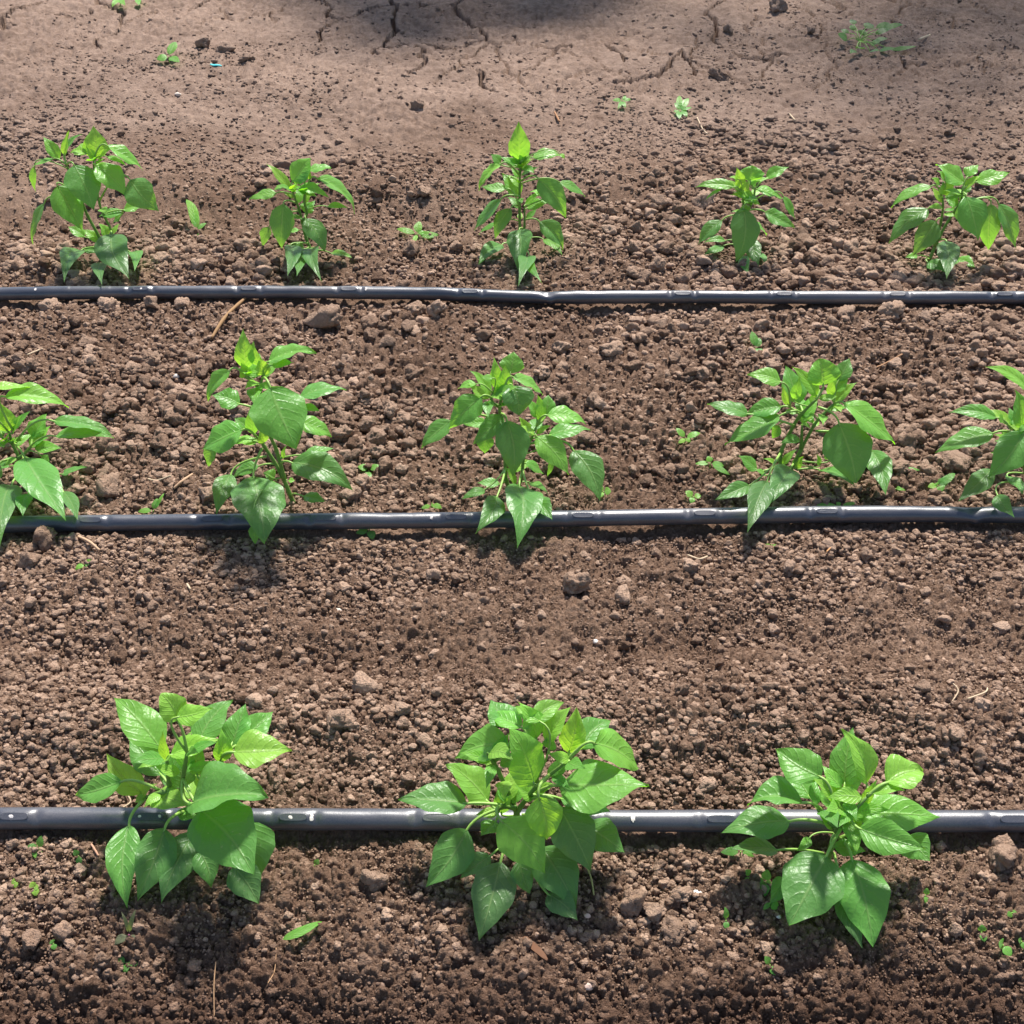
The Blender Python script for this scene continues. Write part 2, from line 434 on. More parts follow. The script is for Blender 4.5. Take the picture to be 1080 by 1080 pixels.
def tag(o, label, cat, group=None, kind=None):
    if label: o['label'] = label
    if cat: o['category'] = cat
    if group: o['group'] = group
    if kind: o['kind'] = kind
    return o
def empty(name, loc):
    o = bpy.data.objects.new(name, None); o.empty_display_size = 0.02
    o.location = loc; col.objects.link(o)
    return o

def tube_geo(pts, radii, seg=8, cap=True):
    """skin of a bent tapering rod"""
    V, F = [], []
    n = len(pts)
    ref = Vector((0.3, -0.8, 0.52))
    for i, p in enumerate(pts):
        tan = (pts[min(i + 1, n - 1)] - pts[max(i - 1, 0)])
        tan = tan.normalized() if tan.length > 1e-9 else Vector((0, 0, 1))
        s = tan.cross(ref)
        if s.length < 1e-3: s = tan.cross(Vector((1, 0, 0)))
        s.normalize(); q = s.cross(tan)
        for j in range(seg):
            a = 2 * math.pi * j / seg
            V.append(p + (s * math.cos(a) + q * math.sin(a)) * radii[i])
    for i in range(n - 1):
        for j in range(seg):
            k = (j + 1) % seg
            F.append((i * seg + j, i * seg + k, (i + 1) * seg + k, (i + 1) * seg + j))
    if cap:
        F.append(tuple(range(seg))[::-1]); F.append(tuple((n - 1) * seg + j for j in range(seg)))
    return V, F
def smooth_path(pts, per=6):
    if len(pts) < 3:
        return [pts[0].lerp(pts[-1], i / per) for i in range(per + 1)]
    out = []
    for i in range(len(pts) - 1):
        p0 = pts[max(i - 1, 0)]; p1 = pts[i]; p2 = pts[i + 1]; p3 = pts[min(i + 2, len(pts) - 1)]
        for k in range(per):
            t = k / per
            out.append(0.5 * ((2 * p1) + (p2 - p0) * t + (2 * p0 - 5 * p1 + 4 * p2 - p3) * t * t + (3 * p1 - p0 - 3 * p2 + p3) * t ** 3))
    out.append(pts[-1])
    return out

# ------------------------------------------------------------------ ground sheet
vs = np.arange(-70.0, 1165.0, 1.25)[::-1]
dep = np.radians(PITCH) + np.arctan((vs - HALF) / FPX)
ys = CAM_H / np.tan(dep)
near_y = np.concatenate([np.linspace(-4, 0.2, 22)[:-1], np.linspace(0.2, ys[0], 14)[:-1]])
far_y = ys[-1] + np.cumsum(0.02 * 1.16 ** np.arange(58)); far_y = far_y[far_y < 400]
Yr = np.concatenate([near_y, ys, far_y])
uc = np.arange(-80.0, 1165.0, 1.3)
outer = 1.3 * 1.22 ** np.arange(1, 48)
uo = np.cumsum(outer); uo = uo[uo < 40000]
Uc = np.concatenate([uc[0] - uo[::-1], uc, uc[-1] + uo])
depthr = np.maximum(Yr, ys[0]) * CP + CAM_H * SP
X = (Uc[None, :] - HALF) / FPX * depthr[:, None]
Yg = np.repeat(Yr[:, None], len(Uc), 1)
Z = np.empty_like(X)
for i0 in range(0, len(Yr), 120):
    Z[i0:i0 + 120] = ground_full(X[i0:i0 + 120].copy(), Yg[i0:i0 + 120].copy())
nr, nc = X.shape
V = np.stack([X.ravel(), Yg.ravel(), Z.ravel()], 1)
ii = np.arange(nr * nc).reshape(nr, nc)
Fq = np.stack([ii[:-1, :-1].ravel(), ii[:-1, 1:].ravel(), ii[1:, 1:].ravel(), ii[1:, :-1].ravel()], 1)
ground = np_mesh("ground", V, Fq, M_GROUND)
ground['kind'] = 'structure'
del V, Fq, X, Yg, Z

# ------------------------------------------------------------------ drip tubes laid on the ground
def add_tube(i, T):
    xs_, ys_, zz = TUBE_PATHS[i]
    r = T['r']
    base = Vector((0, float(np.interp(0, xs_, ys_)), float(np.interp(0, xs_, zz)) - r))
    root = empty("drip_tube", base); tag(root, T['label'], "irrigation tube", "black drip irrigation tubes along the rows")
    step = 0.0022
    X0 = np.arange(xs_[0], xs_[-1], step)
    Y0 = np.interp(X0, xs_, ys_); Z0 = np.interp(X0, xs_, zz)
    k = np.ones(61) / 61
    Y0 = np.convolve(np.pad(Y0, 30, mode='edge'), k, mode='valid'); Z0 = np.convolve(np.pad(Z0, 30, mode='edge'), k, mode='valid')
    seg = 28
    ang = np.arange(seg) * 2 * math.pi / seg
    ca, sa = np.cos(ang), np.sin(ang)                 # ca: away from the viewer, sa: up
    face = math.radians(118)
    emx = []
    for u in T['em']:
        p = tube_centre(T, u); emx.append(p.x)
    kx = [tube_centre(T, u).x for u in T['kink']]
    rad = np.full((len(X0), seg), r)
    rad *= (1 + 0.05 * fbm(X0, X0 * 0, 9, 3, 300 + i))[:, None]
    rad += r * 0.10 * fbm(np.repeat(X0[:, None], seg, 1), np.repeat((ca * 0.02)[None, :], len(X0), 0), 26, 2, 330 + i) * (fbm(X0, X0 * 0 + 3, 4, 2, 340 + i) > 0.05)[:, None]
    toward = np.cos(ang - face)
    for e in emx:
        for side in (-1, 1):
            d = np.exp(-((X0 - e - side * 0.0205) / 0.0042) ** 2)
            dd = (0.45 + 0.55 * random.random()) * 0.30
            rad -= (r * dd * d[:, None]) * np.clip(toward, 0, 1)[None, :] ** 3
        d = np.exp(-((X0 - e) / 0.016) ** 6)
        rad += (r * 0.035 * d[:, None]) * np.clip(toward, 0, 1)[None, :] ** 4
    for e in kx:
        d = np.exp(-(np.abs(X0 - e) / 0.012) ** 1.6)
        rad -= r * 0.42 * d[:, None] * np.clip(np.cos(ang - math.radians(100)), 0, 1)[None, :] ** 2
        d2 = np.exp(-((X0 - e - 0.006) / 0.005) ** 2)
        rad += r * 0.20 * d2[:, None] * np.clip(np.cos(ang - math.radians(215)), 0, 1)[None, :] ** 2
    VV = np.stack([np.repeat(X0[:, None], seg, 1), Y0[:, None] - rad * (-ca)[None, :], Z0[:, None] + rad * sa[None, :] * 0.97], 2)
    VV = VV.reshape(-1, 3) - np.array(base)
    ii = np.arange(len(X0) * seg).reshape(len(X0), seg); jj = np.roll(ii, -1, axis=1)
    FF = np.stack([ii[:-1].ravel(), ii[1:].ravel(), jj[1:].ravel(), jj[:-1].ravel()], 1)
    o = np_mesh("tube_wall", VV, FF, M_TUBE); o.parent = root
    # emitters: an oblong welded pad on the upper front of the tube
    nv = Vector((0, math.cos(face), math.sin(face)))
    for e in emx:
        cy, cz = float(np.interp(e, X0, Y0)), float(np.interp(e, X0, Z0))
        c = Vector((e, cy, cz)) - base
        hl, hw = 0.0135, 0.0038
        tv = nv.cross(Vector((1, 0, 0)))
        Vp, Fp = [], []
        nseg = 20
        rings = ((1.0, 0.90), (0.99, 1.045), (0.90, 1.075), (0.78, 1.06), (0.0, 1.05))
        for sc, hgt in rings[:-1]:
            for j in range(nseg):
                a = 2 * math.pi * j / nseg
                sx = math.copysign(abs(math.cos(a)) ** 0.55, math.cos(a)) * hl * (1 - (1 - sc) * hw / hl * 1.6)
                sy = math.copysign(abs(math.sin(a)) ** 0.55, math.sin(a)) * hw * sc
                rr = r * hgt
                th = sy / r
                Vp.append(c + Vector((sx, 0, 0)) + nv * (rr * math.cos(th)) + tv * (rr * math.sin(th)))
        for q in range(len(rings) - 2):
            for j in range(nseg):
                k2 = (j + 1) % nseg
                Fp.append((q * nseg + j, q * nseg + k2, (q + 1) * nseg + k2, (q + 1) * nseg + j))
        Fp.append(tuple((len(rings) - 2) * nseg + j for j in range(nseg)))
        mesh_obj("emitter", Vp, Fp, M_TUBE, root)
    # small pale raised marks on the tube
    for u in T['dots']:
        e = tube_centre(T, u).x + 0.002
        cy, cz = float(np.interp(e, X0, Y0)), float(np.interp(e, X0, Z0))
        c = Vector((e, cy, cz)) - base
        Vp, Fp = [c + nv * (r * 1.075)], []
        tv = nv.cross(Vector((1, 0, 0)))
        for j in range(14):
            a = 2 * math.pi * j / 14
            q = 1 + 0.35 * random.uniform(-1, 1)
            th = math.sin(a) * 0.0032 * q / r
            Vp.append(c + Vector((math.cos(a) * 0.0019 * q, 0, 0)) + nv * (r * 1.03 * math.cos(th)) + tv * (r * 1.03 * math.sin(th)))
            Fp.append((0, 1 + j, 1 + (j + 1) % 14))
        mesh_obj("pale_mark", Vp, Fp, M_STONE, root).color = (1.2, 1.2, 1.25, 1)
for i, T in enumerate(TUBES): add_tube(i, T)

# ------------------------------------------------------------------ leaves
WT = [0, .04, .10, .20, .32, .45, .60, .74, .86, .94, 1.0]
WW = [.03, .20, .47, .82, 1.0, .97, .74, .45, .20, .075, 0.0]
def leaf_width(t, rnd):
    w = np.sin(np.pi * np.clip(t, 0, 1) ** 0.69) ** 1.12 + 0.03 * (1 - t)
    if rnd: w = w * (1 - rnd) + rnd * np.sqrt(np.maximum(0, 1 - (2 * t - 1) ** 2))
    return w
def leaf_geo(P0, P1, W, nref, arch, fold, ruffle, rnd, roll, rs, nu=17, nvv=9):
    a = P1 - P0; L = a.length; a = a / L
    n = nref - a * nref.dot(a)
    if n.length < 1e-4: n = Vector((0, 0, 1)) - a * a.z
    n.normalize()
    n = Matrix.Rotation(roll, 3, a) @ n
    s = a.cross(n)                                   # right-hand side seen from above
    V, UV, F = [], [], []
    p1, p2 = rs.uniform(0, 6), rs.uniform(0, 6)
    bend = rs.uniform(-0.08, 0.08); tipc = rs.uniform(0.0, 0.35)
    for i in range(nu):
        t = i / (nu - 1)
        w = float(leaf_width(t, rnd)) * W * 0.5
        c = P0 + a * (L * t) + n * (arch * L * math.sin(math.pi * t ** 0.85) - tipc * L * max(0.0, t - 0.72) ** 2 * 4) + s * (bend * L * math.sin(math.pi * t))
        for j in range(nvv):
            q = -1 + 2 * j / (nvv - 1)
            aq = abs(q)
            lift = fold * w * aq - 0.22 * fold * w * aq ** 3 - 0.13 * w * aq ** 2.5
            lift += ruffle * W * aq ** 2 * (0.5 * math.sin(t * 8.5 + p1 + (2 if q > 0 else 0)) + 0.35 * math.sin(t * 17 + p2 * (1 if q > 0 else 2)))
            lift += 0.012 * W * math.cos((t - 0.3 * aq ** 1.25) * 7 * 2 * math.pi) * (aq * (1 - aq)) * 2
            pull = (1 - 0.10 * fold) * (1 + 0.03 * math.sin(t * 23 + p1 * 3))
            V.append(c + s * (q * w * pull) + n * lift)
            UV.append((t, q))
    for i in range(nu - 1):
        for j in range(nvv - 1):
            k = i * nvv + j
            F.append((k, k + nvv, k + nvv + 1, k + 1))
    return V, F, UV, n
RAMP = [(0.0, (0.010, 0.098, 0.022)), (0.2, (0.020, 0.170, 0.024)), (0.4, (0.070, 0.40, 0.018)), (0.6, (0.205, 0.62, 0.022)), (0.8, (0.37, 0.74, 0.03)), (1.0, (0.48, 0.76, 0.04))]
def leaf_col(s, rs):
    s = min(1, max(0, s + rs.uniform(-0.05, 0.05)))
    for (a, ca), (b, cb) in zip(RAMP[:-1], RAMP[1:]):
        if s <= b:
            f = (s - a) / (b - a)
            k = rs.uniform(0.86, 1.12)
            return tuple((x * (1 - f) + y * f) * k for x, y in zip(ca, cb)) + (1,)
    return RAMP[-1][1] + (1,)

def build_plant(label, org, size, stems, leaves, seed, ybias=0.0, root_y=None):
    rs = random.Random(seed)
    k = size / 1080.0
    def px(p): return org[0] + p[0] * k, org[1] + p[1] * k
    bu, bv = px(stems[0][0])
    base = on_ground(bu, bv)
    Y0 = base.y
    root = empty("pepper_plant", base)
    tag(root, label, "pepper plant", "young pepper plants in three rows")
    mpp = (at_y(bu + 1, bv, Y0) - at_y(bu, bv, Y0)).length          # metres per pixel at the plant
    def P(u, v, dy):
        g = on_ground(u, v, 0.011)
        lim = g.y - 0.004; h = on_ground(u, v, 0.036).y
        for q in range(3):
            if -0.075 < h - float(tube_y(q, g.x)) < 0.05: lim = min(lim, h)
        return at_y(u, v, min(Y0 + dy, lim))
    # stems
    nodes = []
    allV, allF = [], []
    for si, st in enumerate(stems):
        pts = []
        for qi, p in enumerate(st):
            u, v = px(p)
            pts.append(base - Vector((0, 0, 0.006)) if (qi == 0 and p == stems[0][0]) else at_y(u, v, Y0 + 0.006 * math.sin(si * 2.1 + qi) * (qi > 0)))
        path = smooth_path(pts, 7)
        r0, r1 = (0.0033, 0.0017) if p and si == 0 else (0.0027, 0.0015)
        rad = [r0 + (r1 - r0) * (i / (len(path) - 1)) ** 0.8 + (0.0006 if i % 7 == 0 else 0) for i in range(len(path))]
        rad[-1] = 0.0004; rad[-2] *= 0.8
        v_, f_ = tube_geo(path, rad, 9)
        off = len(allV)
        allV += [q - base for q in v_]; allF += [tuple(x + off for x in f) for f in f_]
        nodes += path[2:]
    mesh_obj("stem", allV, allF, M_STEM, root)
    nref0 = (Vector((0, -0.50, 0.0)) + Vector((0, 0, 0.86))).normalized()
    for lf in leaves:
        bx, by, tx, ty, w, d, sh = lf[:7]
        opt = lf[7] if len(lf) > 7 else {}
        (u0, v0), (u1, v1) = px((bx, by)), px((tx, ty))
        ln = math.hypot(u1 - u0, v1 - v0) * mpp
        e = opt.get('e', None)
        e = (0.45 * d * ln + rs.uniform(-0.003, 0.003)) if e is None else e
        P0 = P(u0, v0, e)
        P1 = P(u1, v1, (P0.y - Y0) + d * ln)
        W = w * k * mpp * ((P0.y) / Y0)
        Lr = (P1 - P0).length
        W = max(W, 0.18 * Lr)
        tocam = (Vector((0, 0, CAM_H)) - P0).normalized()
        nref = (Vector((0, 0, 1)) * (0.62 if d < -0.25 else 0.86) + tocam * (0.55 if d < -0.25 else 0.30) + Vector((rs.uniform(-.15, .15), 0, 0))).normalized()
        young = sh > 0.62
        arch = opt.get('arch', rs.uniform(0.02, 0.09))
        fold = opt.get('fold', rs.uniform(0.18, 0.52) if not young else rs.uniform(0.3, 0.6))
        ruf = opt.get('ruf', rs.uniform(0.04, 0.095))
        big = w * k > 14
        V_, F_, UV_, n = leaf_geo(P0, P1, W * (1.07 + 0.12 * fold), nref, arch, fold, ruf, opt.get('rnd', 0.0),
                                  R(opt.get('roll', rs.uniform(-14, 14))), rs, 21 if big else 13, 11 if big else 7)
        o = mesh_obj("leaf", [q - P0 for q in V_], F_, M_LEAF, root, P0 - base, True, UV_)
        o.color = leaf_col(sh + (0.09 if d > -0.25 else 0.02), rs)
        # leaf stalk
        if 'at' in opt:
            A = at_y(*px(opt['at']), Y0)
        else:
            A = min(nodes, key=lambda q: (q - P0).length + max(0, q.z - P0.z) * 0.8)
        ax = (P1 - P0).normalized()
        gap = (A - P0).length
        ctrl = P0 - ax * (0.35 * gap) + Vector((0, 0, 0.10 * gap))
        path = []
        for i in range(9):
            t = i / 8
            path.append(A * (1 - t) ** 2 + ctrl * (2 * t * (1 - t)) + P0 * t * t)
        path.append(P0 + ax * min(0.004, 0.1 * Lr))
        rp = min(0.0015, 0.035 * W + 0.0005)
        V2, F2 = tube_geo([q - P0 for q in path], [rp * (1.15 - 0.35 * i / 9) for i in range(10)], 7)
        po = mesh_obj("petiole", V2, F2, M_PETIOLE, o)
    zt = max(q.z for q in nodes) - base.z
    cand = [q for q in nodes if q.z - base.z > 0.025]; top = [q for q in nodes if q.z - base.z > 0.62 * zt]
    for q in rs.sample(cand, min(6, len(cand))) + rs.sample(top, min(8, len(top))):
        a = rs.uniform(0, 6.283); dr = Vector((math.cos(a), math.sin(a), rs.uniform(-.1, .9))).normalized()
        P0 = q + dr * 0.004; P1 = P0 + dr * rs.uniform(.018, .040)
        V_, F_, UV_, n = leaf_geo(P0, P1, (P1 - P0).length * rs.uniform(.38, .55), Vector((0, -.4, .9)), .05, .4, .05, 0, 0, rs, 11, 5)
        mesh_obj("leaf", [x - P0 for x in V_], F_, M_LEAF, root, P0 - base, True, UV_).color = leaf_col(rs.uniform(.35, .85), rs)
    return root

PLANTS = []
# front row, left
PLANTS.append(("bushy front row pepper plant at left with one broad glossy leaf folded over", (75, 720), 240,
 [[(612, 735), (600, 615), (500, 530), (465, 480), (455, 360)], [(560, 580), (525, 520), (540, 400), (550, 330)], [(500, 530), (430, 520), (350, 545)], [(605, 640), (650, 520), (715, 350)]],
 [(430, 320, 203, 60, 165, .6, .52), (505, 178, 428, 52, 118, .3, .64, dict(rnd=.5, roll=0)), (500, 165, 668, 118, 92, .1, .68), (470, 345, 706, 262, 105, .2, .75), (455, 370, 435, 230, 42, .2, .85),
  (430, 440, 278, 245, 130, .8, .28), (600, 290, 765, 75, 140, .8, .32), (760, 300, 825, 95, 115, .8, .32), (800, 285, 960, 130, 115, .8, .34), (770, 330, 1046, 310, 175, .1, .76),
  (720, 375, 715, 225, 80, .3, .6), (600, 440, 610, 285, 108, .5, .4), (520, 500, 520, 350, 115, .6, .15), (240, 470, 10, 530, 120, 0, .38, dict(at=(430, 515))), (340, 525, 168, 335, 118, .4, .8),
  (375, 548, 566, 582, 118, -.4, .82), (572, 575, 925, 525, 285, -.1, .28, dict(e=-.035, fold=.75, arch=.08, rnd=.2, roll=-12)), (610, 600, 862, 905, 275, -.7, .36, dict(e=-.04, rnd=.15)), (845, 660, 880, 942, 225, -.5, .34, dict(e=-.022, rnd=.2, at=(610, 660))),
  (770, 870, 892, 1052, 150, -.5, .2, dict(e=-.012, at=(620, 700))), (275, 675, 265, 1062, 140, -.6, .36, dict(at=(350, 550), fold=.5)), (445, 690, 315, 1032, 170, -.7, .24, dict(at=(540, 610))), (590, 710, 425, 1035, 168, -.7, .2),
  (610, 800, 665, 972, 115, -.6, .25, dict(at=(612, 700))), (510, 620, 605, 640, 70, -.2, .45), (330, 560, 397, 478, 45, 0, .85), (350, 540, 300, 570, 40, -.2, .85)]))
# front row, centre
PLANTS.append(("bushy front row pepper plant at centre with a bright pale leaf pointing down", (415, 730), 270,
 [[(530, 640), (520, 520), (505, 470), (440, 330), (395, 255)], [(520, 510), (600, 400), (730, 295)], [(512, 490), (455, 480), (440, 510)], [(600, 405), (592, 380)]],
 [(490, 225, 255, 275, 150, .2, .48), (500, 150, 410, 32, 115, .8, .34, dict(at=(420, 300))), (540, 150, 398, 85, 85, .6, .5, dict(at=(420, 300))), (600, 195, 535, 45, 95, .3, .58, dict(at=(590, 385))), (590, 125, 722, 40, 75, .6, .6, dict(at=(600, 380))), (620, 125, 512, 52, 60, .6, .55, dict(at=(600, 380))),
  (640, 205, 742, 58, 98, .3, .68, dict(at=(610, 390))), (592, 388, 505, 165, 165, .1, .48, dict(rnd=.35, e=-.02, fold=.15)), (740, 255, 772, 62, 98, .4, .75), (790, 238, 920, 110, 118, .8, .34), (845, 215, 1036, 320, 160, .3, .55, dict(rnd=.3, at=(730, 295))),
  (700, 395, 1075, 385, 238, -.2, .48, dict(at=(610, 420), fold=.12)), (742, 288, 655, 258, 48, 0, .7), (400, 465, 230, 300, 140, .3, .6, dict(rnd=.2)), (310, 470, 20, 450, 152, 0, .24, dict(at=(480, 480))), (455, 512, 460, 360, 74, .3, .4),
  (440, 515, 345, 515, 48, 0, .8), (600, 440, 513, 390, 62, 0, .65), (600, 440, 682, 388, 58, 0, .6), (612, 440, 648, 632, 142, -.4, .76, dict(e=-.03)), (452, 540, 642, 768, 178, -.5, .62, dict(e=-.035, fold=.15)),
  (310, 580, 135, 822, 155, -.6, .3, dict(at=(500, 480))), (430, 545, 368, 606, 78, -.2, .36), (410, 690, 280, 780, 90, -.5, .25, dict(at=(520, 600))), (452, 715, 360, 1046, 172, -.8, .14, dict(at=(510, 580))), (530, 710, 576, 852, 98, -.5, .3),
  (622, 655, 772, 910, 178, -.7, .24, dict(e=-.025, at=(540, 540))), (650, 850, 776, 962, 110, -.5, .14, dict(e=-.012, at=(530, 620))), (700, 485, 836, 758, 172, -.6, .14, dict(at=(560, 460))), (810, 560, 974, 674, 138, -.4, .24, dict(at=(540, 520))), (705, 450, 918, 498, 120, -.1, .26), (655, 240, 670, 182, 52, .3, .4), (470, 470, 500, 430, 30, 0, .6)]))
# front row, right
PLANTS.append(("open front row pepper plant at right with two broad leaves hanging towards the viewer", (755, 760), 240,
 [[(530, 660), (560, 560), (590, 490), (620, 450)], [(590, 500), (540, 490), (480, 420)], [(600, 480), (660, 420), (720, 360)], [(575, 530), (600, 400), (610, 330)]],
 [(500, 270, 283, 128, 165, .6, .44, dict(at=(560, 400))), (450, 370, 320, 200, 115, .9, .4, dict(at=(540, 480))), (408, 390, 150, 385, 175, .1, .38, dict(at=(550, 520), fold=.7, roll=20)), (352, 478, 25, 522, 172, -.1, .2, dict(at=(530, 490))), (292, 615, 70, 605, 105, -.2, .2, dict(at=(510, 630))),
  (610, 310, 650, 30, 132, .7, .33), (715, 300, 597, 38, 118, .5, .64), (812, 295, 985, 235, 165, .4, .64, dict(rnd=.35)), (740, 345, 897, 322, 62, 0, .66), (620, 460, 465, 322, 98, .4, .44), (660, 440, 1070, 455, 178, 0, .42, dict(at=(610, 470))),
  (680, 512, 997, 607, 150, -.4, .5, dict(e=-.02)), (905, 550, 1016, 668, 138, -.2, .3, dict(at=(580, 560))), (525, 640, 348, 972, 270, -.8, .24, dict(at=(600, 500), rnd=.2, fold=.15)), (645, 655, 746, 1076, 225, -.8, .36, dict(at=(590, 560), rnd=.1, fold=.15)), (600, 790, 690, 1072, 118, -.6, .13, dict(e=-.015, at=(560, 630))),
  (335, 755, 258, 870, 90, -.3, .3, dict(at=(520, 650))), (560, 600, 712, 615, 85, 0, .4), (600, 500, 645, 562, 48, -.1, .62), (560, 510, 468, 398, 64, .2, .62), (600, 470, 560, 395, 45, .2, .6), (640, 500, 705, 408, 54, .2, .72), (445, 555, 384, 618, 44, -.1, .42), (700, 400, 765, 280, 45, .2, .7), (620, 500, 560, 450, 40, 0, .6), (640, 460, 720, 430, 60, 0, .6)]))
# middle row
PLANTS.append(("middle row pepper plant cut off by the left edge of the photo", (0, 390), 180,
 [[(150, 690), (120, 560), (75, 460), (60, 400)], [(120, 560), (200, 490)], [(75, 460), (10, 430)]],
 [(-70, 130, 192, 112, 80, .3, .7), (30, 170, 438, 218, 160, .2, .58, dict(at=(80, 380))), (340, 325, 716, 395, 125, -.1, .38, dict(at=(100, 460))), (350, 420, 716, 425, 95, -.2, .38, dict(at=(160, 520))), (210, 430, 290, 275, 125, .6, .44), (158, 555, 416, 932, 228, -.7, .4, dict(at=(90, 460))),
  (75, 730, -10, 1080, 170, -.6, .28), (180, 785, 145, 916, 92, -.3, .28), (400, 770, 491, 942, 95, -.4, .28), (390, 660, 546, 612, 74, 0, .3), (260, 545, 312, 602, 62, 0, .36), (95, 570, -20, 600, 62, 0, .3), (60, 612, -20, 626, 34, 0, .3), (50, 390, 0, 210, 125, .3, .76), (80, 400, 130, 290, 64, .2, .72), (215, 490, 302, 425, 54, .2, .4),
  (-20, 420, -250, 500, 130, -.1, .3), (-20, 350, -220, 200, 120, .3, .4), (-10, 600, -180, 850, 140, -.5, .3)]))
PLANTS.append(("tall middle row pepper plant with a big heart shaped leaf near its top", (185, 345), 230,
 [[(585, 860), (520, 720), (440, 590), (400, 540)], [(540, 750), (500, 610), (475, 550), (440, 420), (420, 310), (435, 240)], [(420, 310), (360, 240)]],
 [(350, 205, 332, 13, 84, .2, .6), (410, 192, 385, 70, 52, .2, .6), (460, 172, 692, 112, 122, .1, .5), (480, 190, 582, 172, 54, 0, .44), (345, 248, 328, 178, 62, 0, .86), (440, 238, 420, 148, 66, 0, .86), (270, 215, 148, 368, 84, -.2, .5, dict(at=(380, 270))), (318, 382, 183, 335, 112, .1, .34, dict(at=(440, 420))),
  (332, 510, 133, 602, 165, -.1, .38), (190, 590, 160, 692, 68, -.2, .3), (470, 298, 600, 600, 250, -.6, .38, dict(e=-.03, fold=.1, rnd=.12)), (608, 355, 847, 300, 112, .2, .28, dict(at=(450, 440))), (612, 470, 780, 536, 105, .1, .5), (630, 395, 716, 416, 42, 0, .5), (575, 672, 880, 792, 160, -.3, .18), (640, 632, 787, 600, 64, .3, .34),
  (635, 838, 744, 860, 74, -.1, .3, dict(at=(580, 840))), (275, 730, 205, 917, 98, -.3, .25, dict(at=(450, 640))), (412, 690, 278, 742, 76, 0, .3), (388, 745, 445, 1058, 240, -.6, .32, dict(at=(430, 600), rnd=.1)), (385, 980, 395, 1078, 52, -.2, .3, dict(at=(500, 760))), (385, 530, 375, 390, 58, .1, .45), (350, 500, 293, 450, 62, .3, .4), (390, 555, 243, 577, 60, -.1, .6), (490, 750, 438, 718, 74, 0, .44),
  (440, 572, 420, 508, 52, 0, .76), (530, 650, 547, 585, 32, 0, .6), (560, 760, 592, 760, 32, 0, .5)]))
PLANTS.append(("forked middle row pepper plant at centre, a pointed leaf hanging over the tube", (440, 370), 200,
 [[(555, 800), (507, 740), (500, 600), (478, 400), (470, 320), (490, 240)], [(555, 800), (592, 730), (610, 590), (650, 500), (680, 430)], [(470, 320), (425, 290), (430, 240)]],
 [(410, 262, 310, 108, 78, .3, .55), (465, 222, 440, 38, 68, .2, .6), (495, 238, 503, 78, 84, .1, .66), (530, 130, 550, 3, 120, .6, .4), (545, 150, 718, 247, 108, .1, .5), (540, 200, 580, 367, 165, -.5, .14, dict(rnd=.3)), (366, 262, 178, 442, 140, -.3, .44), (192, 398, 13, 547, 112, -.3, .3, dict(at=(470, 400))), (336, 190, 232, 215, 58, 0, .5),
  (430, 155, 365, 150, 38, 0, .55), (490, 370, 318, 532, 112, -.4, .3), (400, 480, 385, 587, 90, -.3, .4), (397, 410, 253, 412, 64, .1, .4), (510, 398, 545, 717, 172, -.6, .25), (582, 770, 580, 1082, 195, -.6, .24, dict(e=-.02)), (455, 830, 342, 1020, 118, -.4, .25), (665, 845, 767, 957, 106, -.3, .25), (470, 757, 340, 750, 68, 0, .3), (385, 790, 253, 840, 74, -.1, .3),
  (640, 750, 747, 802, 54, 0, .36), (560, 760, 503, 660, 52, .1, .62), (615, 640, 720, 702, 68, .2, .4), (700, 400, 685, 250, 64, .2, .56), (680, 380, 638, 273, 74, .4, .4), (730, 370, 745, 248, 92, .7, .34), (740, 368, 967, 404, 120, 0, .5), (750, 482, 992, 440, 108, .2, .3), (680, 488, 866, 702, 140, -.5, .62, dict(fold=.1)), (890, 568, 1042, 852, 160, -.3, .28, dict(at=(640, 530))),
  (650, 482, 580, 375, 68, .1, .76), (680, 472, 762, 425, 42, 0, .7), (775, 590, 738, 717, 42, -.2, .4)]))
PLANTS.append(("stout middle row pepper plant with two bare green stems forming a V", (740, 365), 210,
 [[(470, 700), (425, 600), (500, 430), (550, 360), (620, 290)], [(480, 680), (540, 560), (610, 430), (660, 370), (720, 310)], [(540, 550), (545, 420)]],
 [(430, 197, 248, 150, 102, .2, .5, dict(at=(480, 330))), (530, 310, 460, 103, 130, .6, .34), (625, 272, 500, 110, 84, .2, .7), (660, 212, 640, 66, 165, .4, .54, dict(rnd=.4)), (740, 190, 802, 63, 84, .6, .3), (720, 247, 797, 163, 68, .3, .55), (720, 312, 842, 193, 64, .2, .66), (700, 272, 710, 168, 42, .1, .72), (500, 290, 532, 163, 54, .1, .56), (470, 320, 440, 213, 38, .1, .7),
  (770, 308, 1062, 527, 162, -.2, .48), (745, 418, 842, 747, 246, -.6, .2, dict(at=(630, 330), rnd=.12, fold=.1)), (920, 565, 998, 802, 118, -.3, .3, dict(at=(620, 460))), (645, 675, 832, 745, 100, -.2, .3, dict(at=(520, 670))), (690, 612, 660, 538, 62, .2, .4), (252, 370, 33, 308, 108, .2, .24, dict(at=(500, 430))), (432, 330, 235, 372, 110, .1, .3), (422, 380, 123, 527, 150, -.2, .3, dict(at=(520, 350))),
  (420, 430, 380, 502, 54, 0, .36), (300, 672, 200, 593, 80, .2, .3), (350, 700, 290, 670, 46, 0, .4), (260, 755, 73, 832, 90, -.2, .24), (355, 733, 258, 992, 124, -.5, .2), (482, 663, 350, 867, 128, -.5, .2), (440, 642, 512, 558, 52, .1, .62), (400, 652, 338, 608, 38, 0, .62), (510, 662, 552, 598, 52, .1, .62), (642, 642, 628, 588, 38, .1, .4), (600, 380, 570, 400, 30, -.1, .7)]))
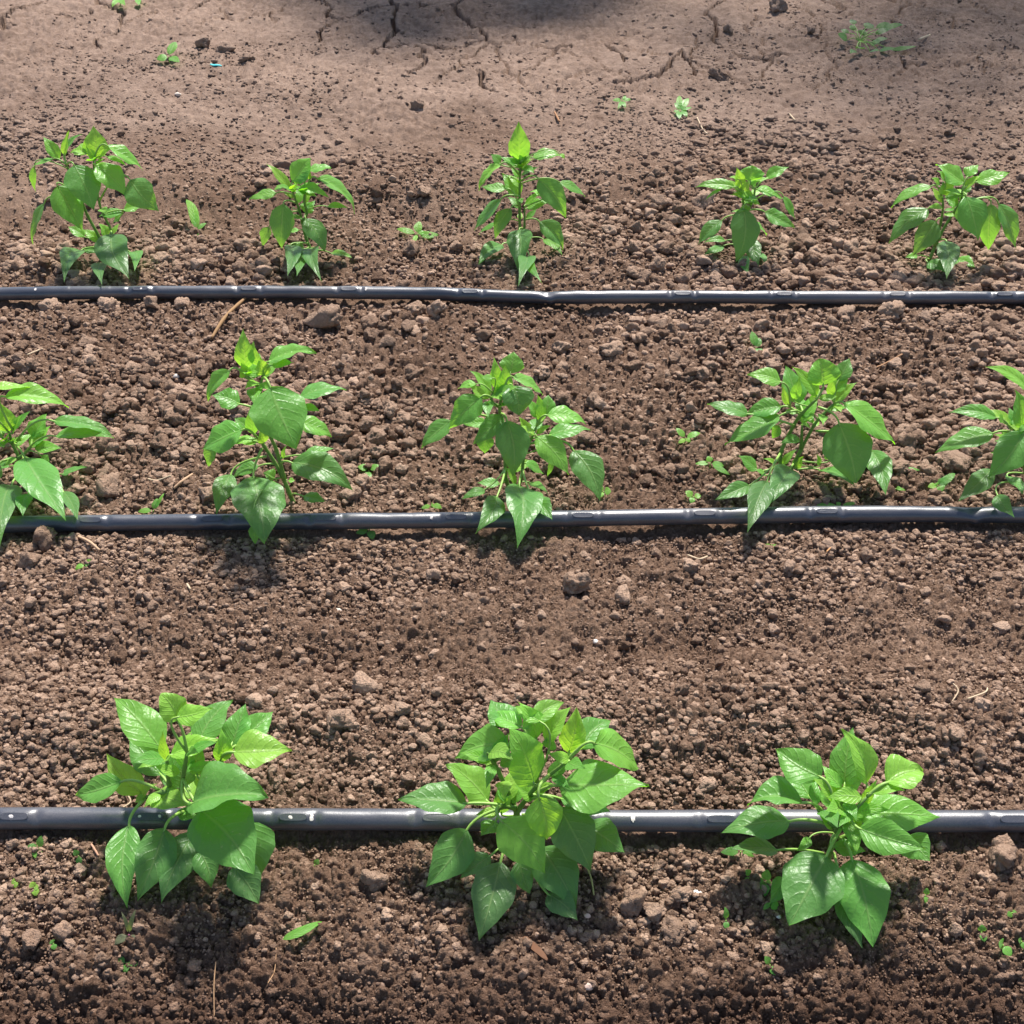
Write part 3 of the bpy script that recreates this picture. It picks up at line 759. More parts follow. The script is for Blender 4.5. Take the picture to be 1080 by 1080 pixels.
PLANTS.append(("middle row pepper plant half outside the right edge of the photo", (920, 385), 160,
 [[(1130, 930), (1080, 700), (1040, 560), (1000, 440)], [(1080, 700), (1130, 520)], [(1040, 560), (1110, 430)]],
 [(1112, 190, 813, 6, 118, .2, .55), (1062, 442, 1030, 178, 170, .2, .38), (882, 375, 548, 330, 112, .2, .34, dict(at=(990, 460))), (862, 485, 448, 612, 170, -.1, .4, dict(at=(1010, 480))), (1082, 480, 823, 802, 222, -.5, .34, dict(e=-.02)), (850, 742, 613, 967, 140, -.4, .24, dict(at=(1070, 720))), (890, 925, 1007, 1072, 110, -.4, .3, dict(at=(1110, 850))), (960, 790, 1072, 922, 96, -.2, .3),
  (990, 442, 1062, 472, 64, 0, .86), (930, 402, 900, 348, 62, .1, .56), (1110, 420, 1400, 380, 150, 0, .4), (1110, 520, 1350, 700, 160, -.3, .3), (1120, 300, 1250, 100, 120, .4, .5), (1130, 700, 1330, 930, 130, -.4, .3)]))
# back row
PLANTS.append(("tallest back row pepper plant, leftmost behind the far tube, with two long stems", (20, 130), 170,
 [[(575, 900), (550, 790), (460, 620), (420, 520), (370, 400), (320, 280)], [(570, 840), (620, 740), (570, 620), (540, 540), (505, 330), (500, 250)]],
 [(510, 242, 495, 16, 148, .3, .6), (590, 150, 842, 302, 118, .1, .5), (515, 283, 722, 487, 170, -.3, .55), (745, 378, 937, 587, 180, -.3, .28, dict(at=(540, 520))), (368, 280, 502, 582, 205, -.5, .24, dict(fold=.1)), (258, 418, 427, 717, 185, -.3, .36, dict(at=(400, 480))), (168, 540, 73, 807, 102, -.2, .18, dict(at=(420, 520))), (228, 240, 73, 292, 72, 0, .44), (105, 290, 112, 462, 60, -.1, .45),
  (270, 242, 163, 88, 76, .3, .5), (300, 212, 335, 48, 60, .1, .68), (315, 202, 417, 68, 70, .2, .24), (452, 202, 343, 190, 112, .2, .62), (510, 252, 450, 148, 48, 0, .82), (530, 252, 632, 148, 48, 0, .76), (590, 225, 722, 282, 38, 0, .5), (700, 582, 832, 560, 92, .2, .46), (692, 600, 533, 612, 86, 0, .24), (690, 612, 628, 662, 64, 0, .4), (440, 762, 328, 690, 76, .2, .4),
  (540, 792, 423, 710, 70, .1, .6), (592, 762, 538, 668, 74, .1, .6), (622, 738, 737, 1027, 200, -.5, .14), (417, 855, 308, 1032, 118, -.3, .2, dict(at=(550, 830))), (440, 850, 527, 865, 56, 0, .24), (562, 935, 555, 1057, 92, -.3, .24), (750, 870, 772, 982, 66, -.1, .36)]))
PLANTS.append(("back row pepper plant, second from left, with a pale spreading top leaf", (255, 160), 130,
 [[(620, 880), (565, 760), (530, 620), (500, 500), (460, 390), (440, 330)], [(540, 600), (570, 540), (545, 420), (560, 340)]],
 [(445, 262, 600, 55, 215, .2, .46, dict(rnd=.3)), (590, 165, 782, 130, 125, .2, .46, dict(rnd=.3)), (430, 332, 223, 98, 84, .2, .7), (302, 362, 58, 407, 108, -.1, .44), (352, 320, 283, 330, 74, 0, .5), (490, 330, 767, 402, 128, -.2, .55, dict(arch=.14)), (660, 235, 1017, 512, 205, .1, .4, dict(at=(550, 480))), (750, 480, 932, 492, 64, 0, .4), (365, 458, 345, 852, 200, -.4, .3, dict(at=(480, 450))), (240, 658, 183, 832, 96, -.1, .2, dict(at=(500, 520))),
  (560, 588, 737, 872, 190, -.5, .18), (560, 540, 622, 438, 128, .5, .4), (500, 690, 413, 710, 70, 0, .45), (545, 850, 443, 808, 80, 0, .3), (427, 822, 400, 1077, 118, -.4, .14, dict(at=(580, 800))), (562, 905, 487, 1067, 76, -.3, .24), (645, 848, 672, 1077, 152, -.4, .2), (785, 890, 967, 925, 90, 0, .5, dict(at=(630, 860))), (510, 272, 592, 168, 74, .1, .3), (590, 242, 600, 168, 42, 0, .8), (450, 362, 420, 288, 54, 0, .9), (460, 352, 490, 248, 54, 0, .82)]))
PLANTS.append(("slim upright back row pepper plant topped by one pointed yellow green leaf", (480, 125), 170,
 [[(450, 890), (435, 740), (432, 560), (435, 360), (440, 290)], [(455, 860), (465, 720), (465, 590)]],
 [(430, 282, 425, 20, 128, .15, .60, dict(fold=.55)), (432, 310, 375, 215, 50, .1, .6), (440, 305, 492, 205, 52, .1, .66), (436, 330, 470, 250, 44, -.1, .8), (434, 335, 400, 265, 40, -.1, .7), (440, 342, 522, 268, 64, 0, .8), (520, 262, 717, 240, 98, .1, .5), (703, 240, 737, 270, 38, -.2, .66), (302, 310, 148, 472, 110, -.2, .62, dict(at=(430, 380))), (302, 305, 243, 238, 74, .1, .34), (405, 312, 308, 253, 58, .1, .36), (342, 470, 178, 455, 86, .2, .4, dict(at=(430, 590))), (430, 522, 318, 363, 106, .4, .4), (560, 408, 747, 667, 140, -.4, .28, dict(at=(436, 420))), (700, 428, 877, 513, 82, .2, .4),
  (622, 510, 503, 480, 86, .2, .5), (480, 602, 627, 560, 80, .1, .4), (465, 582, 592, 478, 44, 0, .66), (305, 543, 123, 747, 128, -.2, .24, dict(at=(432, 520))), (372, 603, 265, 807, 96, -.3, .24), (290, 690, 153, 767, 48, -.1, .36), (430, 743, 415, 1007, 160, -.4, .2), (470, 930, 425, 1079, 96, -.3, .24), (500, 930, 562, 1052, 80, -.2, .24), (315, 845, 158, 967, 102, -.2, .2), (565, 693, 732, 872, 128, -.3, .24), (590, 810, 717, 907, 60, 0, .45)]))
PLANTS.append(("squat back row pepper plant with a long leaf hanging down its front", (725, 165), 130,
 [[(480, 860), (488, 600), (490, 440), (480, 320)], [(490, 500), (540, 450), (580, 370), (590, 290)]],
 [(412, 267, 73, 250, 118, .1, .5), (300, 285, 153, 377, 48, -.1, .4), (550, 212, 560, 78, 215, .4, .5, dict(rnd=.35)), (470, 282, 430, 93, 84, .1, .76), (440, 202, 368, 180, 54, 0, .7), (690, 192, 887, 88, 106, .2, .44), (545, 252, 722, 188, 64, 0, .56), (610, 288, 837, 372, 150, -.1, .5), (840, 348, 947, 552, 82, -.2, .4, dict(at=(590, 380))), (680, 488, 942, 617, 155, -.2, .24, dict(at=(500, 480))), (490, 453, 430, 927, 240, -.5, .2, dict(fold=.12)),
  (302, 563, 88, 772, 138, -.3, .24, dict(at=(485, 520))), (332, 738, 143, 745, 76, 0, .24), (312, 788, 138, 862, 80, -.2, .24), (588, 588, 702, 692, 116, .2, .4), (545, 718, 622, 962, 142, -.4, .14), (640, 850, 687, 942, 64, -.1, .36), (485, 878, 530, 1022, 96, -.3, .36), (500, 402, 562, 338, 86, .4, .34), (490, 302, 532, 208, 64, 0, .82)]))
PLANTS.append(("back row pepper plant at the right end, dark stem leaning to the right", (930, 160), 150,
 [[(350, 840), (440, 640), (540, 470), (600, 380), (610, 290)], [(400, 720), (450, 530), (465, 400), (455, 330)]],
 [(620, 242, 425, 83, 175, .3, .48), (650, 192, 737, 98, 98, .5, .5), (720, 232, 972, 153, 134, .1, .48), (630, 282, 752, 178, 74, 0, .72), (375, 262, 68, 412, 114, -.1, .48, dict(at=(455, 350))), (470, 240, 500, 332, 126, -.2, .72), (480, 222, 428, 138, 70, .1, .56), (442, 252, 378, 198, 54, 0, .5), (352, 433, 48, 682, 165, -.3, .2, dict(at=(460, 430))), (412, 528, 233, 792, 160, -.4, .14), (640, 338, 737, 672, 230, -.5, .3, dict(fold=.12)),
  (830, 398, 820, 757, 160, -.2, .3, dict(at=(590, 410))), (888, 398, 1022, 737, 160, -.2, .3, dict(at=(590, 410))), (580, 402, 488, 360, 86, .3, .34), (490, 678, 495, 942, 152, -.4, .14), (350, 840, 482, 902, 106, -.1, .24), (570, 818, 707, 872, 106, .1, .36, dict(at=(420, 690))), (272, 790, 178, 800, 54, 0, .46)]))
for i, (lab, org, size, st, lv) in enumerate(PLANTS):
    build_plant(lab, org, size, st, lv, 500 + i)

# ------------------------------------------------------------------ weed seedlings
def weed(u, v, leaves, label, name="weed_seedling", cat="seedling", stem_mat=None, h=6.0, inner=0.12):
    """leaves: (dx, dy, width, shade) tips in photo pixels from the crown, crown h pixels above the ground"""
    rs = random.Random(int(u * 31 + v * 7))
    g = on_ground(u, v); z = float(ground_full(np.array([g.x]), np.array([g.y]))[0])
    g = Vector((g.x, g.y, z))
    mpp = (at_y(u + 1, v, g.y) - at_y(u, v, g.y)).length
    root = empty(name, g); tag(root, label, cat, "weed seedlings on the soil")
    top = g + Vector((0, 0, h * mpp))
    path = [g - Vector((0, 0, 0.003)), g.lerp(top, 0.5) + Vector((rs.uniform(-1, 1) * 0.3 * mpp, 0, 0)), top]
    V_, F_ = tube_geo([q - g for q in smooth_path(path, 4)], [0.35 * mpp + 0.0004] * 9, 6)
    mesh_obj("stem", V_, F_, stem_mat or M_PETIOLE, root)
    fw = Vector((0, 1, 0)); up = Vector((0, 0, 1))
    dep_ = math.atan2(CAM_H - g.z, g.y)
    for dx, dy, w, sh in leaves:
        dx, dy, w = dx * 1.15, dy * 1.15, w * 1.15
        # leaf tip: mostly sideways and outward over the ground, a little raised
        up_px = -dy
        el = 0.55 if up_px > 0 else 0.25
        dy += 3; up_px = -dy
        P1 = top + Vector((dx * mpp, 0, 0)) + fw * (up_px * mpp * (1 - el) / max(0.3, math.sin(dep_))) + up * (up_px * mpp * el / max(0.3, math.cos(dep_)))
        if P1.z < z + 0.002: P1.z = z + 0.002 + 0.001 * rs.random()
        P0 = top.lerp(P1, inner)
        if inner > 0.3:
            P1 = P0 + Vector((P1.x - P0.x, (P1.y - P0.y) * 0.5, 0.006 + 0.012 * rs.random())); P0.z = max(P0.z, z + 0.004)
            pv, pf = tube_geo([top - g, (top.lerp(P0, .5) + Vector((0, 0, .008))) - g, P0 - g], [.0011, .0010, .0008], 6)
            mesh_obj('stalk', pv, pf, M_PETIOLE, root)
        V_, F_, UV_, n = leaf_geo(P0, P1, 1.15 * w * mpp, Vector((0, -.35, .93)), 0.06, 0.2, 0.03, 0.45, R(rs.uniform(-12, 12)), rs, 9, 5)
        o = mesh_obj("leaf", [q - P0 for q in V_], F_, M_LEAF, root, P0 - g, True, UV_)
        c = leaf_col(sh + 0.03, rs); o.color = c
    return root
WEEDS = [
 (179, 66, [(2, -17, 8, .45), (-11, -1, 8, .45), (12, 2, 7, .45)], "three leaved seedling on the packed soil near the upper left corner"),
 (128, 8, [(-9, -3, 6, .5), (6, -5, 6, .55), (8, 3, 5, .5), (-3, 4, 5, .6)], "small green weed tuft on the top edge at left, left of its twin"),
 (149, 6, [(-6, -4, 5, .4), (6, -6, 5, .4), (3, 4, 5, .45)], "small darker weed tuft on the top edge at left, right of its twin"),
 (717, 122, [(-4, -10, 6, .42), (9, -14, 6, .45), (-6, -2, 5, .45), (6, -4, 6, .42), (1, -17, 5, .5), (5, 2, 5, .4), (-2, 4, 5, .4), (11, -6, 4, .4)], "bright green bushy sprout on the packed soil above the back row, right of centre"),
 (656, 113, [(-9, -3, 4, .4), (8, -4, 4, .4), (2, 3, 4, .42), (-5, 4, 3, .4), (3, -7, 3, .4)], "thin pale weed sprout just left of the bright bushy sprout above the back row"),
 (208, 248, [(-14, -32, 8, .62), (-2, -20, 6, .55), (8, -10, 5, .45), (-4, 6, 6, .35), (3, 4, 5, .4)], "leaning yellow green sprout between the first and second back row plants"),
 (440, 250, [(-19, -8, 6, .58), (2, -14, 7, .6), (20, -2, 7, .58), (7, -5, 6, .5), (-3, 6, 4, .6)], "pale seedling on a grey clod between second and third back row plants"),
 (797, 372, [(-3, -18, 7, .4), (4, -12, 6, .35), (3, 2, 7, .3), (-2, 3, 5, .5)], "upright seedling on cloddy soil above the V stemmed plant of the middle row"),
 (722, 470, [(-8, -12, 6, .55), (14, -8, 6, .55), (-7, 2, 4, .75), (4, 1, 4, .7)], "spreading yellow green seedling left of the V stemmed plant"),
 (748, 499, [(-14, -2, 5, .5), (-2, -9, 6, .5), (12, 0, 6, .5), (16, 8, 5, .5)], "pale trailing seedling close left of the V stemmed plant"),
 (731, 528, [(-7, -8, 7, .7), (7, -4, 6, .7), (-3, 3, 5, .6)], "tiny bright seedling just behind the middle tube left of the V stemmed plant"),
 (886, 538, [(-28, -2, 5, .62), (-12, 3, 6, .5), (6, 2, 6, .45), (14, -6, 4, .6), (-4, -6, 5, .6)], "low green weed at the foot of the V stemmed plant behind the middle tube"),
 (954, 500, [(-5, 3, 6, .8), (-1, -3, 6, .75), (12, 0, 3, .5)], "small yellow seedling behind the middle tube, nearest the V stemmed plant on its right"),
 (987, 520, [(-9, -2, 6, .82), (-2, -5, 7, .6), (3, 2, 9, .5), (9, -10, 8, .35), (17, -15, 7, .35)], "clumped seedling with round leaves under the plant at the right edge"),
 (944, 519, [(-8, 1, 5, .5), (5, -3, 4, .55), (9, -1, 3, .6)], "flat seedling with a thin stalk between the middle tube and two yellow seedlings"),
 (389, 497, [(-10, -6, 7, .5), (10, -7, 6, .5), (0, 12, 7, .5)], "three leaved seedling right of the tall middle row plant with the heart shaped leaf"),
 (162, 541, [(-14, -2, 5, .6), (3, -14, 6, .45), (9, -19, 3, .5)], "curved sprout standing just behind the middle tube, between the two left plants"),
 (455, 536, [(-9, 0, 4, .65), (10, 0, 5, .6), (2, -3, 4, .6)], "flat lying pale seedling behind the middle tube left of the forked plant"),
 (390, 562, [(-12, 1, 6, .38), (2, -7, 4, .55), (4, 7, 7, .4)], "seedling with dark rounded leaves just in front of the middle tube"),
 (636, 527, [(-5, -7, 6, .68), (7, -3, 7, .65), (-4, 3, 5, .6)], "curled yellow green seedling right of the forked middle row plant"),
 (90, 596, [(-8, 2, 5, .62), (5, -7, 5, .55), (3, -2, 4, .5)], "small yellow green seedling in front of the middle tube at far left"),
 (814, 574, [(-8, -1, 3, .7), (7, 0, 3, .68)], "two leaved yellow speck of a seedling on the strip in front of the middle tube"),
 (41, 896, [(-12, -3, 7, .4), (3, -14, 7, .4), (1, 7, 8, .6)], "three leaved seedling just in front of the near tube at far left"),
 (84, 906, [(-4, -8, 5, .45), (3, 6, 5, .4)], "two leaved seedling left of the front row's left plant, below the near tube"),
 (37, 938, [(-3, -7, 6, .85), (3, 5, 6, .85), (4, -3, 5, .82)], "bright yellow seedling in front of the near tube at far left, lower of two"),
 (17, 933, [(-3, -3, 5, .85), (2, 3, 5, .85)], "tiny yellow seedling in front of the near tube at the left edge"),
 (133, 1015, [(-10, -5, 7, .42), (2, 7, 7, .45), (11, -2, 6, .4)], "narrow leaved seedling on the dark soil below the front row's left plant"),
 (57, 997, [(-2, -5, 5, .4), (2, 3, 5, .38)], "small green seedling beside two clods near the lower left corner"),
 (332, 915, [(4, -8, 5, .45), (-2, 4, 3, .5)], "small upright seedling right of the front row's left plant"),
 (790, 930, [(-4, -8, 6, .45), (-3, 6, 7, .42), (4, -3, 4, .5)], "slender seedling with three oval leaves beside a four leaved one, near tube at right"),
 (806, 934, [(2, -13, 8, .4), (-9, -3, 7, .5), (-2, 12, 8, .42), (6, -1, 4, .5)], "seedling with four paddle leaves close left of the front row's right plant"),
 (812, 957, [(6, 3, 8, .5), (-8, 4, 4, .5), (3, -3, 5, .6)], "low seedling under the four paddle leaved one in front of the near tube"),
 (765, 975, [(-1, -14, 5, .4), (0, 6, 5, .38)], "thin upright green sprout left of the front row's right plant on the dark soil"),
 (812, 1018, [(-5, -10, 6, .4), (5, 8, 6, .4)], "narrow green sprout on dark soil below the front row's right plant"),
 (975, 948, [(1, -9, 5, .5), (-1, 5, 4, .55)], "thin pale sprout right of the front row's right plant"),
 (1035, 984, [(0, -9, 7, .42), (1, 6, 6, .4)], "upright oval seedling near the lower right corner, left of the paired leaf one"),
 (1055, 1004, [(-4, -5, 9, .5), (5, 8, 9, .48)], "paired pale green leaf seedling near the lower right corner"),
 (1076, 996, [(-3, -4, 5, .5), (3, 5, 5, .5)], "small seedling cut by the right edge near the lower right corner"),
 (1066, 966, [(-5, 0, 5, .5), (4, -3, 4, .45)], "little green seedling at the right edge above the two lower ones"),
 (780, 905, [(-18, -2, 7, .35), (12, 2, 4, .5)], "long leaved sprout poking out left of the front row's right plant below the near tube"),
]
for w in WEEDS: weed(*w)
weed(905, 50, [(-14, -16, 6, 0), (-2, -30, 6, .05), (-20, -4, 8, 0), (16, -24, 9, .03), (30, -14, 7, .05), (44, -20, 6, .1), (16, 3, 9, 0), (-5, 10, 8, .05), (26, -3, 6, 0), (-16, 16, 6, .08), (6, -13, 8, 0), (44, 12, 5, .05), (24, 14, 6, .05), (-4, -20, 6, .04), (34, -24, 6, .05), (8, 16, 6, .05)],
     "sprawling dark green weed patch near the upper right corner", "weed_plant", "weed", h=5, inner=0.55)
M_PINK = plain_mat("magenta_stalk", (0.25, 0.04, 0.12), (0.34, 0.09, 0.20), 0.5, 200)
wp = weed(138, 992, [(-6, -22, 3, .1), (-12, 6, 7, .1), (5, 4, 8, .1), (7, -24, 4, .1)], "purple wilted seedling on the dark soil under the front row's left plant", stem_mat=M_PINK)
for c in wp.children:
    if c.name.startswith("leaf"): c.color = (0.16, 0.05, 0.10, 1)

# ------------------------------------------------------------------ straws, twigs, chips
def straw(pts, rpx, label, name, cat, colr=(1, 1, 1, 1), mat=None, flat=1.0):
    P_ = []
    for (u, v) in pts:
        g = on_ground(u, v); zf = float(ground_full(np.array([g.x]), np.array([g.y]))[0])
        P_.append(Vector((g.x, g.y, zf)))
    mpp = (at_y(pts[0][0] + 1, pts[0][1], P_[0].y) - at_y(pts[0][0], pts[0][1], P_[0].y)).length
    r = rpx * mpp
    P_ = [p + Vector((0, 0, r + 0.003)) for p in P_]
    path = smooth_path(P_, 8); n = len(path)
    rs = random.Random(int(pts[0][0]))
    V_, F_ = tube_geo([q - P_[0] for q in path], [r * (0.75 + 0.25 * math.sin(math.pi * (0.12 + 0.8 * i / (n - 1)))) * rs.uniform(.88, 1.1) for i in range(n)], 7)
    o = mesh_obj(name, V_, F_, mat or M_STRAW, None, P_[0])
    o.color = colr; tag(o, label, cat)
    return o
straw([(224, 361), (240, 341), (261, 317)], 2.0, "thick brown stick lying just in front of the far tube at left", "twig", "twig", (.55, .42, .30, 1))
straw([(154, 506), (166, 508), (181, 506)], 1.2, "pale curved straw left of the tall plant in the middle row", "straw", "straw")
straw([(184, 518), (194, 513), (204, 505)], 1.6, "short thick straw just left of the tall middle row plant", "straw", "straw", (.9, .75, .7, 1))
straw([(84, 571), (96, 578), (106, 584)], 1.6, "pale twig in front of the middle tube at far left", "twig", "twig", (.95, .8, .75, 1))
straw([(910, 394), (930, 387), (950, 381)], 1.1, "thin brown straw above the V stemmed plant at right", "straw", "straw", (.7, .5, .4, 1))
straw([(95, 889), (100, 899), (106, 909)], 1.2, "pinkish twig left of the front row's left plant", "twig", "twig", (.9, .65, .65, 1))
straw([(229, 1020), (227, 1045), (227, 1076)], .6, "hair thin pale root on the dark soil at the bottom left", "root", "root", (.7, .55, .45, 1))
straw([(292, 1003), (290, 1025), (284, 1044)], .6, "fine curved root on the dark soil, right of the hair thin straight root", "root", "root", (.7, .55, .45, 1))
straw([(1003, 728), (1009, 734), (1001, 744)], .8, "curled thin root on the strip above the front row's right plant", "root", "root")
straw([(1018, 745), (1036, 738), (1040, 730)], .9, "forked pale root near the right edge above the near tube", "root", "root")
straw([(132, 838), (138, 846), (130, 852)], 1.0, "bent straw just above the near tube left of the front row's left plant", "straw", "straw")
straw([(735, 128), (741, 137), (746, 142)], .9, "short straw on the packed soil right of the bright bushy sprout", "straw", "straw")
straw([(832, 120), (838, 131)], .9, "tiny pale straw on the packed soil above the squat plant", "straw", "straw")
straw([(846, 384), (858, 392), (866, 396)], 0.8, "thin root beside the top leaves of the V stemmed plant", "root", "root", (.6, .4, .3, 1))
straw([(725, 588), (737, 592), (746, 588)], 1.2, "pale straw beside flat stones in front of the middle tube", "straw", "straw")
straw([(612, 905), (622, 928), (626, 950)], 1.0, "limp pale straw on the soil right of the front row's centre plant", "straw", "straw", (.75, .85, .5, 1))
straw([(198, 620), (202, 627)], 1.2, "small upright straw on the strip in front of the middle tube at left", "straw", "straw")
straw([(870, 590), (876, 582)], .9, "small orange straw on the strip in front of the middle tube at right", "straw", "straw", (.9, .6, .4, 1))
straw([(30, 380), (46, 372)], 1.0, "short straw on cloddy soil at far left below the far tube", "straw", "straw")
straw([(968, 47), (980, 40)], 1.2, "pale dry straw on packed soil right of the dark weed patch", "straw", "straw")
straw([(585, 120), (590, 132)], 1.2, "brown twig on the packed soil above the slim back row plant", "twig", "twig", (.6, .4, .3, 1))
# wood chip: a flat wedge
def chip(u0, v0, u1, v1, wpx, label, name, cat, mat, colr):
    a, b = on_ground(u0, v0), on_ground(u1, v1)
    for p in (a, b): p.z = float(ground_full(np.array([p.x]), np.array([p.y]))[0]) + 0.005
    mpp = (at_y(u0 + 1, v0, a.y) - at_y(u0, v0, a.y)).length
    ax = (b - a); s = ax.cross(Vector((0, 0, 1))).normalized() * (wpx * mpp / 2); th = 0.0022
    V_, F_ = [], []
    sect = [(0, .35), (.08, .8), (.3, 1), (.6, .95), (.85, .7), (1, .25)]
    for i, (t, w) in enumerate(sect):
        c = ax * t + Vector((0, 0, 0.0008 * math.sin(i * 2.3)))
        V_ += [c - s * w, c + s * w * 0.9, c + s * w * 0.9 + Vector((0, 0, th)), c - s * w + Vector((0, 0, th * 1.2))]
    for i in range(len(sect) - 1):
        for j in range(4):
            k2 = (j + 1) % 4
            F_.append((i * 4 + j, (i + 1) * 4 + j, (i + 1) * 4 + k2, i * 4 + k2))
    F_.append((0, 1, 2, 3)); F_.append((23, 22, 21, 20))
    o = mesh_obj(name, V_, F_, mat, None, a, False); o.color = colr
    return tag(o, label, cat)
chip(552, 991, 577, 1019, 8, "flat reddish brown wood chip below the front row's centre plant", "wood_chip", "wood chip", M_STRAW, (.27, .17, .14, 1))
chip(222, 71, 234, 70, 4, "small teal plastic scrap beside the crumb heap near the upper left corner", "plastic_scrap", "plastic scrap", M_PLASTIC, (1, 1, 1, 1))
def blade(u0, v0, u1, v1, wpx, sh, label):
    a, b = on_ground(u0, v0), on_ground(u1, v1)
    for p in (a, b): p.z = float(ground_full(np.array([p.x]), np.array([p.y]))[0]) + 0.006
    mpp = (at_y(u0 + 1, v0, a.y) - at_y(u0, v0, a.y)).length
    V_, F_, UV_, n = leaf_geo(a, b, wpx * mpp, Vector((0, -.3, .95)), 0.08, 0.3, 0.02, 0.4, 0, random.Random(5), 15, 5)
    o = mesh_obj("fallen_leaf", [q - a for q in V_], F_, M_LEAF, None, a, True, UV_); o.color = leaf_col(sh, random.Random(2))
    tag(o, label, "leaf")
blade(299, 996, 341, 976, 10, .5, "long narrow pale green leaf lying on the dark soil between left and centre front plants")

# ------------------------------------------------------------------ clods and crumbs
def ico(sub):
    bm = bmesh.new(); bmesh.ops.create_icosphere(bm, subdivisions=sub, radius=1.0)
    v = np.array([x.co[:] for x in bm.verts]); f = np.array([[q.index for q in p.verts] for p in bm.faces])
    bm.free(); return v, f
def lumpy(v, seed, amp=0.28, fine=0.10, facets=5):
    off = Vector((seed * 13.7, seed * 5.1, -seed * 3.3)); out = []
    rs = random.Random(seed)
    cuts = [(Vector((rs.gauss(0, 1), rs.gauss(0, 1), rs.gauss(0, 1))).normalized(), rs.uniform(.62, .86)) for _ in range(facets)]
    for p in v:
        d = Vector(p)
        r = 1 + amp * mnoise.noise(d * 1.1 + off) * 1.6 + amp * 0.55 * mnoise.noise(d * 2.6 + off * 1.3) + fine * mnoise.noise(d * 6.5 + off * 0.7) + fine * 0.6 * mnoise.noise(d * 14 - off)
        q = d * r
        for n, lim in cuts:
            e = q.dot(n)
            if e > lim: q = q - n * (e - lim) * 0.75
        out.append(q[:])
    return np.array(out)
V3, F3 = ico(5) if False else ico(4)
V2_, F2_ = ico(3)
V1_, F1_ = ico(2)
V0_, F0_ = ico(1)
BIG = [lumpy(V3, i + 1, 0.38, 0.24, 3 + i % 4) for i in range(16)]
LRG = [lumpy(V2_, i + 20, 0.42, 0.22, 4) for i in range(20)]
MED = [lumpy(V1_, i + 40, 0.46, 0.16, 4) for i in range(28)]
SML = [lumpy(V0_, i + 80, 0.46, 0.0, 2) for i in range(24)]

def sample_zone(n, y0, y1, dmin, dmax, power, wfun, margin=0.10):
    """positions over the wedge of ground the photo covers, sizes by power law"""
    y = rng.uniform(y0, y1, n)
    half = (HALF / FPX) * (np.maximum(y, 0.45) * CP + CAM_H * SP) * (1 + margin)
    keep = rng.uniform(0, 1, n) < half / half.max()
    y = y[keep]; half = half[keep]
    x = rng.uniform(-1, 1, len(y)) * half
    w = wfun(x, y)
    k2 = rng.uniform(0, 1, len(y)) < w
    x, y = x[k2], y[k2]
    u = rng.uniform(0, 1, len(x))
    a = 1 - power
    d = (dmin ** a + u * (dmax ** a - dmin ** a)) ** (1 / a)
    return np.stack([x, y, d], 1)
patch = lambda x, y: np.clip(0.55 + 1.5 * fbm(x, y, 6.0, 3, 201), 0.08, 1)
S = [
    sample_zone(72000, 0.42, 0.80, 0.0022, 0.011, 3.0, lambda x, y: 0.75 * patch(x, y) * (0.25 + 0.75 * sstep(0.54, 0.64, y))),
    sample_zone(90000, 0.78, 1.24, 0.0026, 0.011, 2.8, lambda x, y: 0.9 * patch(x, y) * (1 - 0.55 * np.exp(-((y - 0.99) / 0.09) ** 2))),
    sample_zone(46000, 1.18, 2.05, 0.0062, 0.028, 2.75, lambda x, y: np.clip(coarse(x, y) * 1.15, 0.05, 1) * np.clip(0.45 + 2.1 * fbm(x, y, 5.0, 3, 201), 0.04, 1)),
    sample_zone(80000, 1.18, 2.60, 0.0040, 0.012, 2.5, lambda x, y: loose(x, y) * (0.3 + 0.7 * patch(x, y))),
    sample_zone(20000, 2.00, 2.75, 0.008, 0.030, 2.6, lambda x, y: loose(x, y) * np.clip(0.10 + 1.2 * fbm(x, y, 3.0, 2, 77) + 0.45 * sstep(-0.1, 0.5, x), 0.02, 1)),
    sample_zone(70000, 2.50, 4.60, 0.0045, 0.016, 3.0, lambda x, y: 0.16 * patch(x, y) + 0.75 * loose(x, y) * patch(x, y)),
    sample_zone(130000, 0.46, 1.32, 0.0016, 0.0032, 2.0, lambda x, y: np.clip(1.05 - patch(x, y), 0.25, 1)),
    sample_zone(60000, 2.30, 4.30, 0.0050, 0.013, 2.9, lambda x, y: (0.10 + 0.45 * np.clip(0.3 + 2.4 * fbm(x, y, 4.0, 3, 207), 0, 1)) * sstep(3.5, 2.7, y - 0.35 * (x > 0.5))),
    sample_zone(900, 0.80, 1.24, 0.008, 0.017, 2.6, lambda x, y: 0.5 + 0 * x),
]
S = np.concatenate(S)
def clear_of_tubes(A):
    ok = np.ones(len(A), bool)
    for i in range(3):
        dy = A[:, 1] - tube_y(i, A[:, 0])
        ok &= ~((np.abs(dy + 0.002) < 0.0115 + A[:, 2] * 0.4))
        ok &= ~((np.abs(dy + 0.02) < 0.03) & (A[:, 2] > 0.012))
    for p in PLANT_XY:
        ok &= ~((np.hypot(A[:, 0] - p.x, A[:, 1] - p.y) < 0.055) & (A[:, 2] > 0.009))
    return ok
S = S[clear_of_tubes(S)]
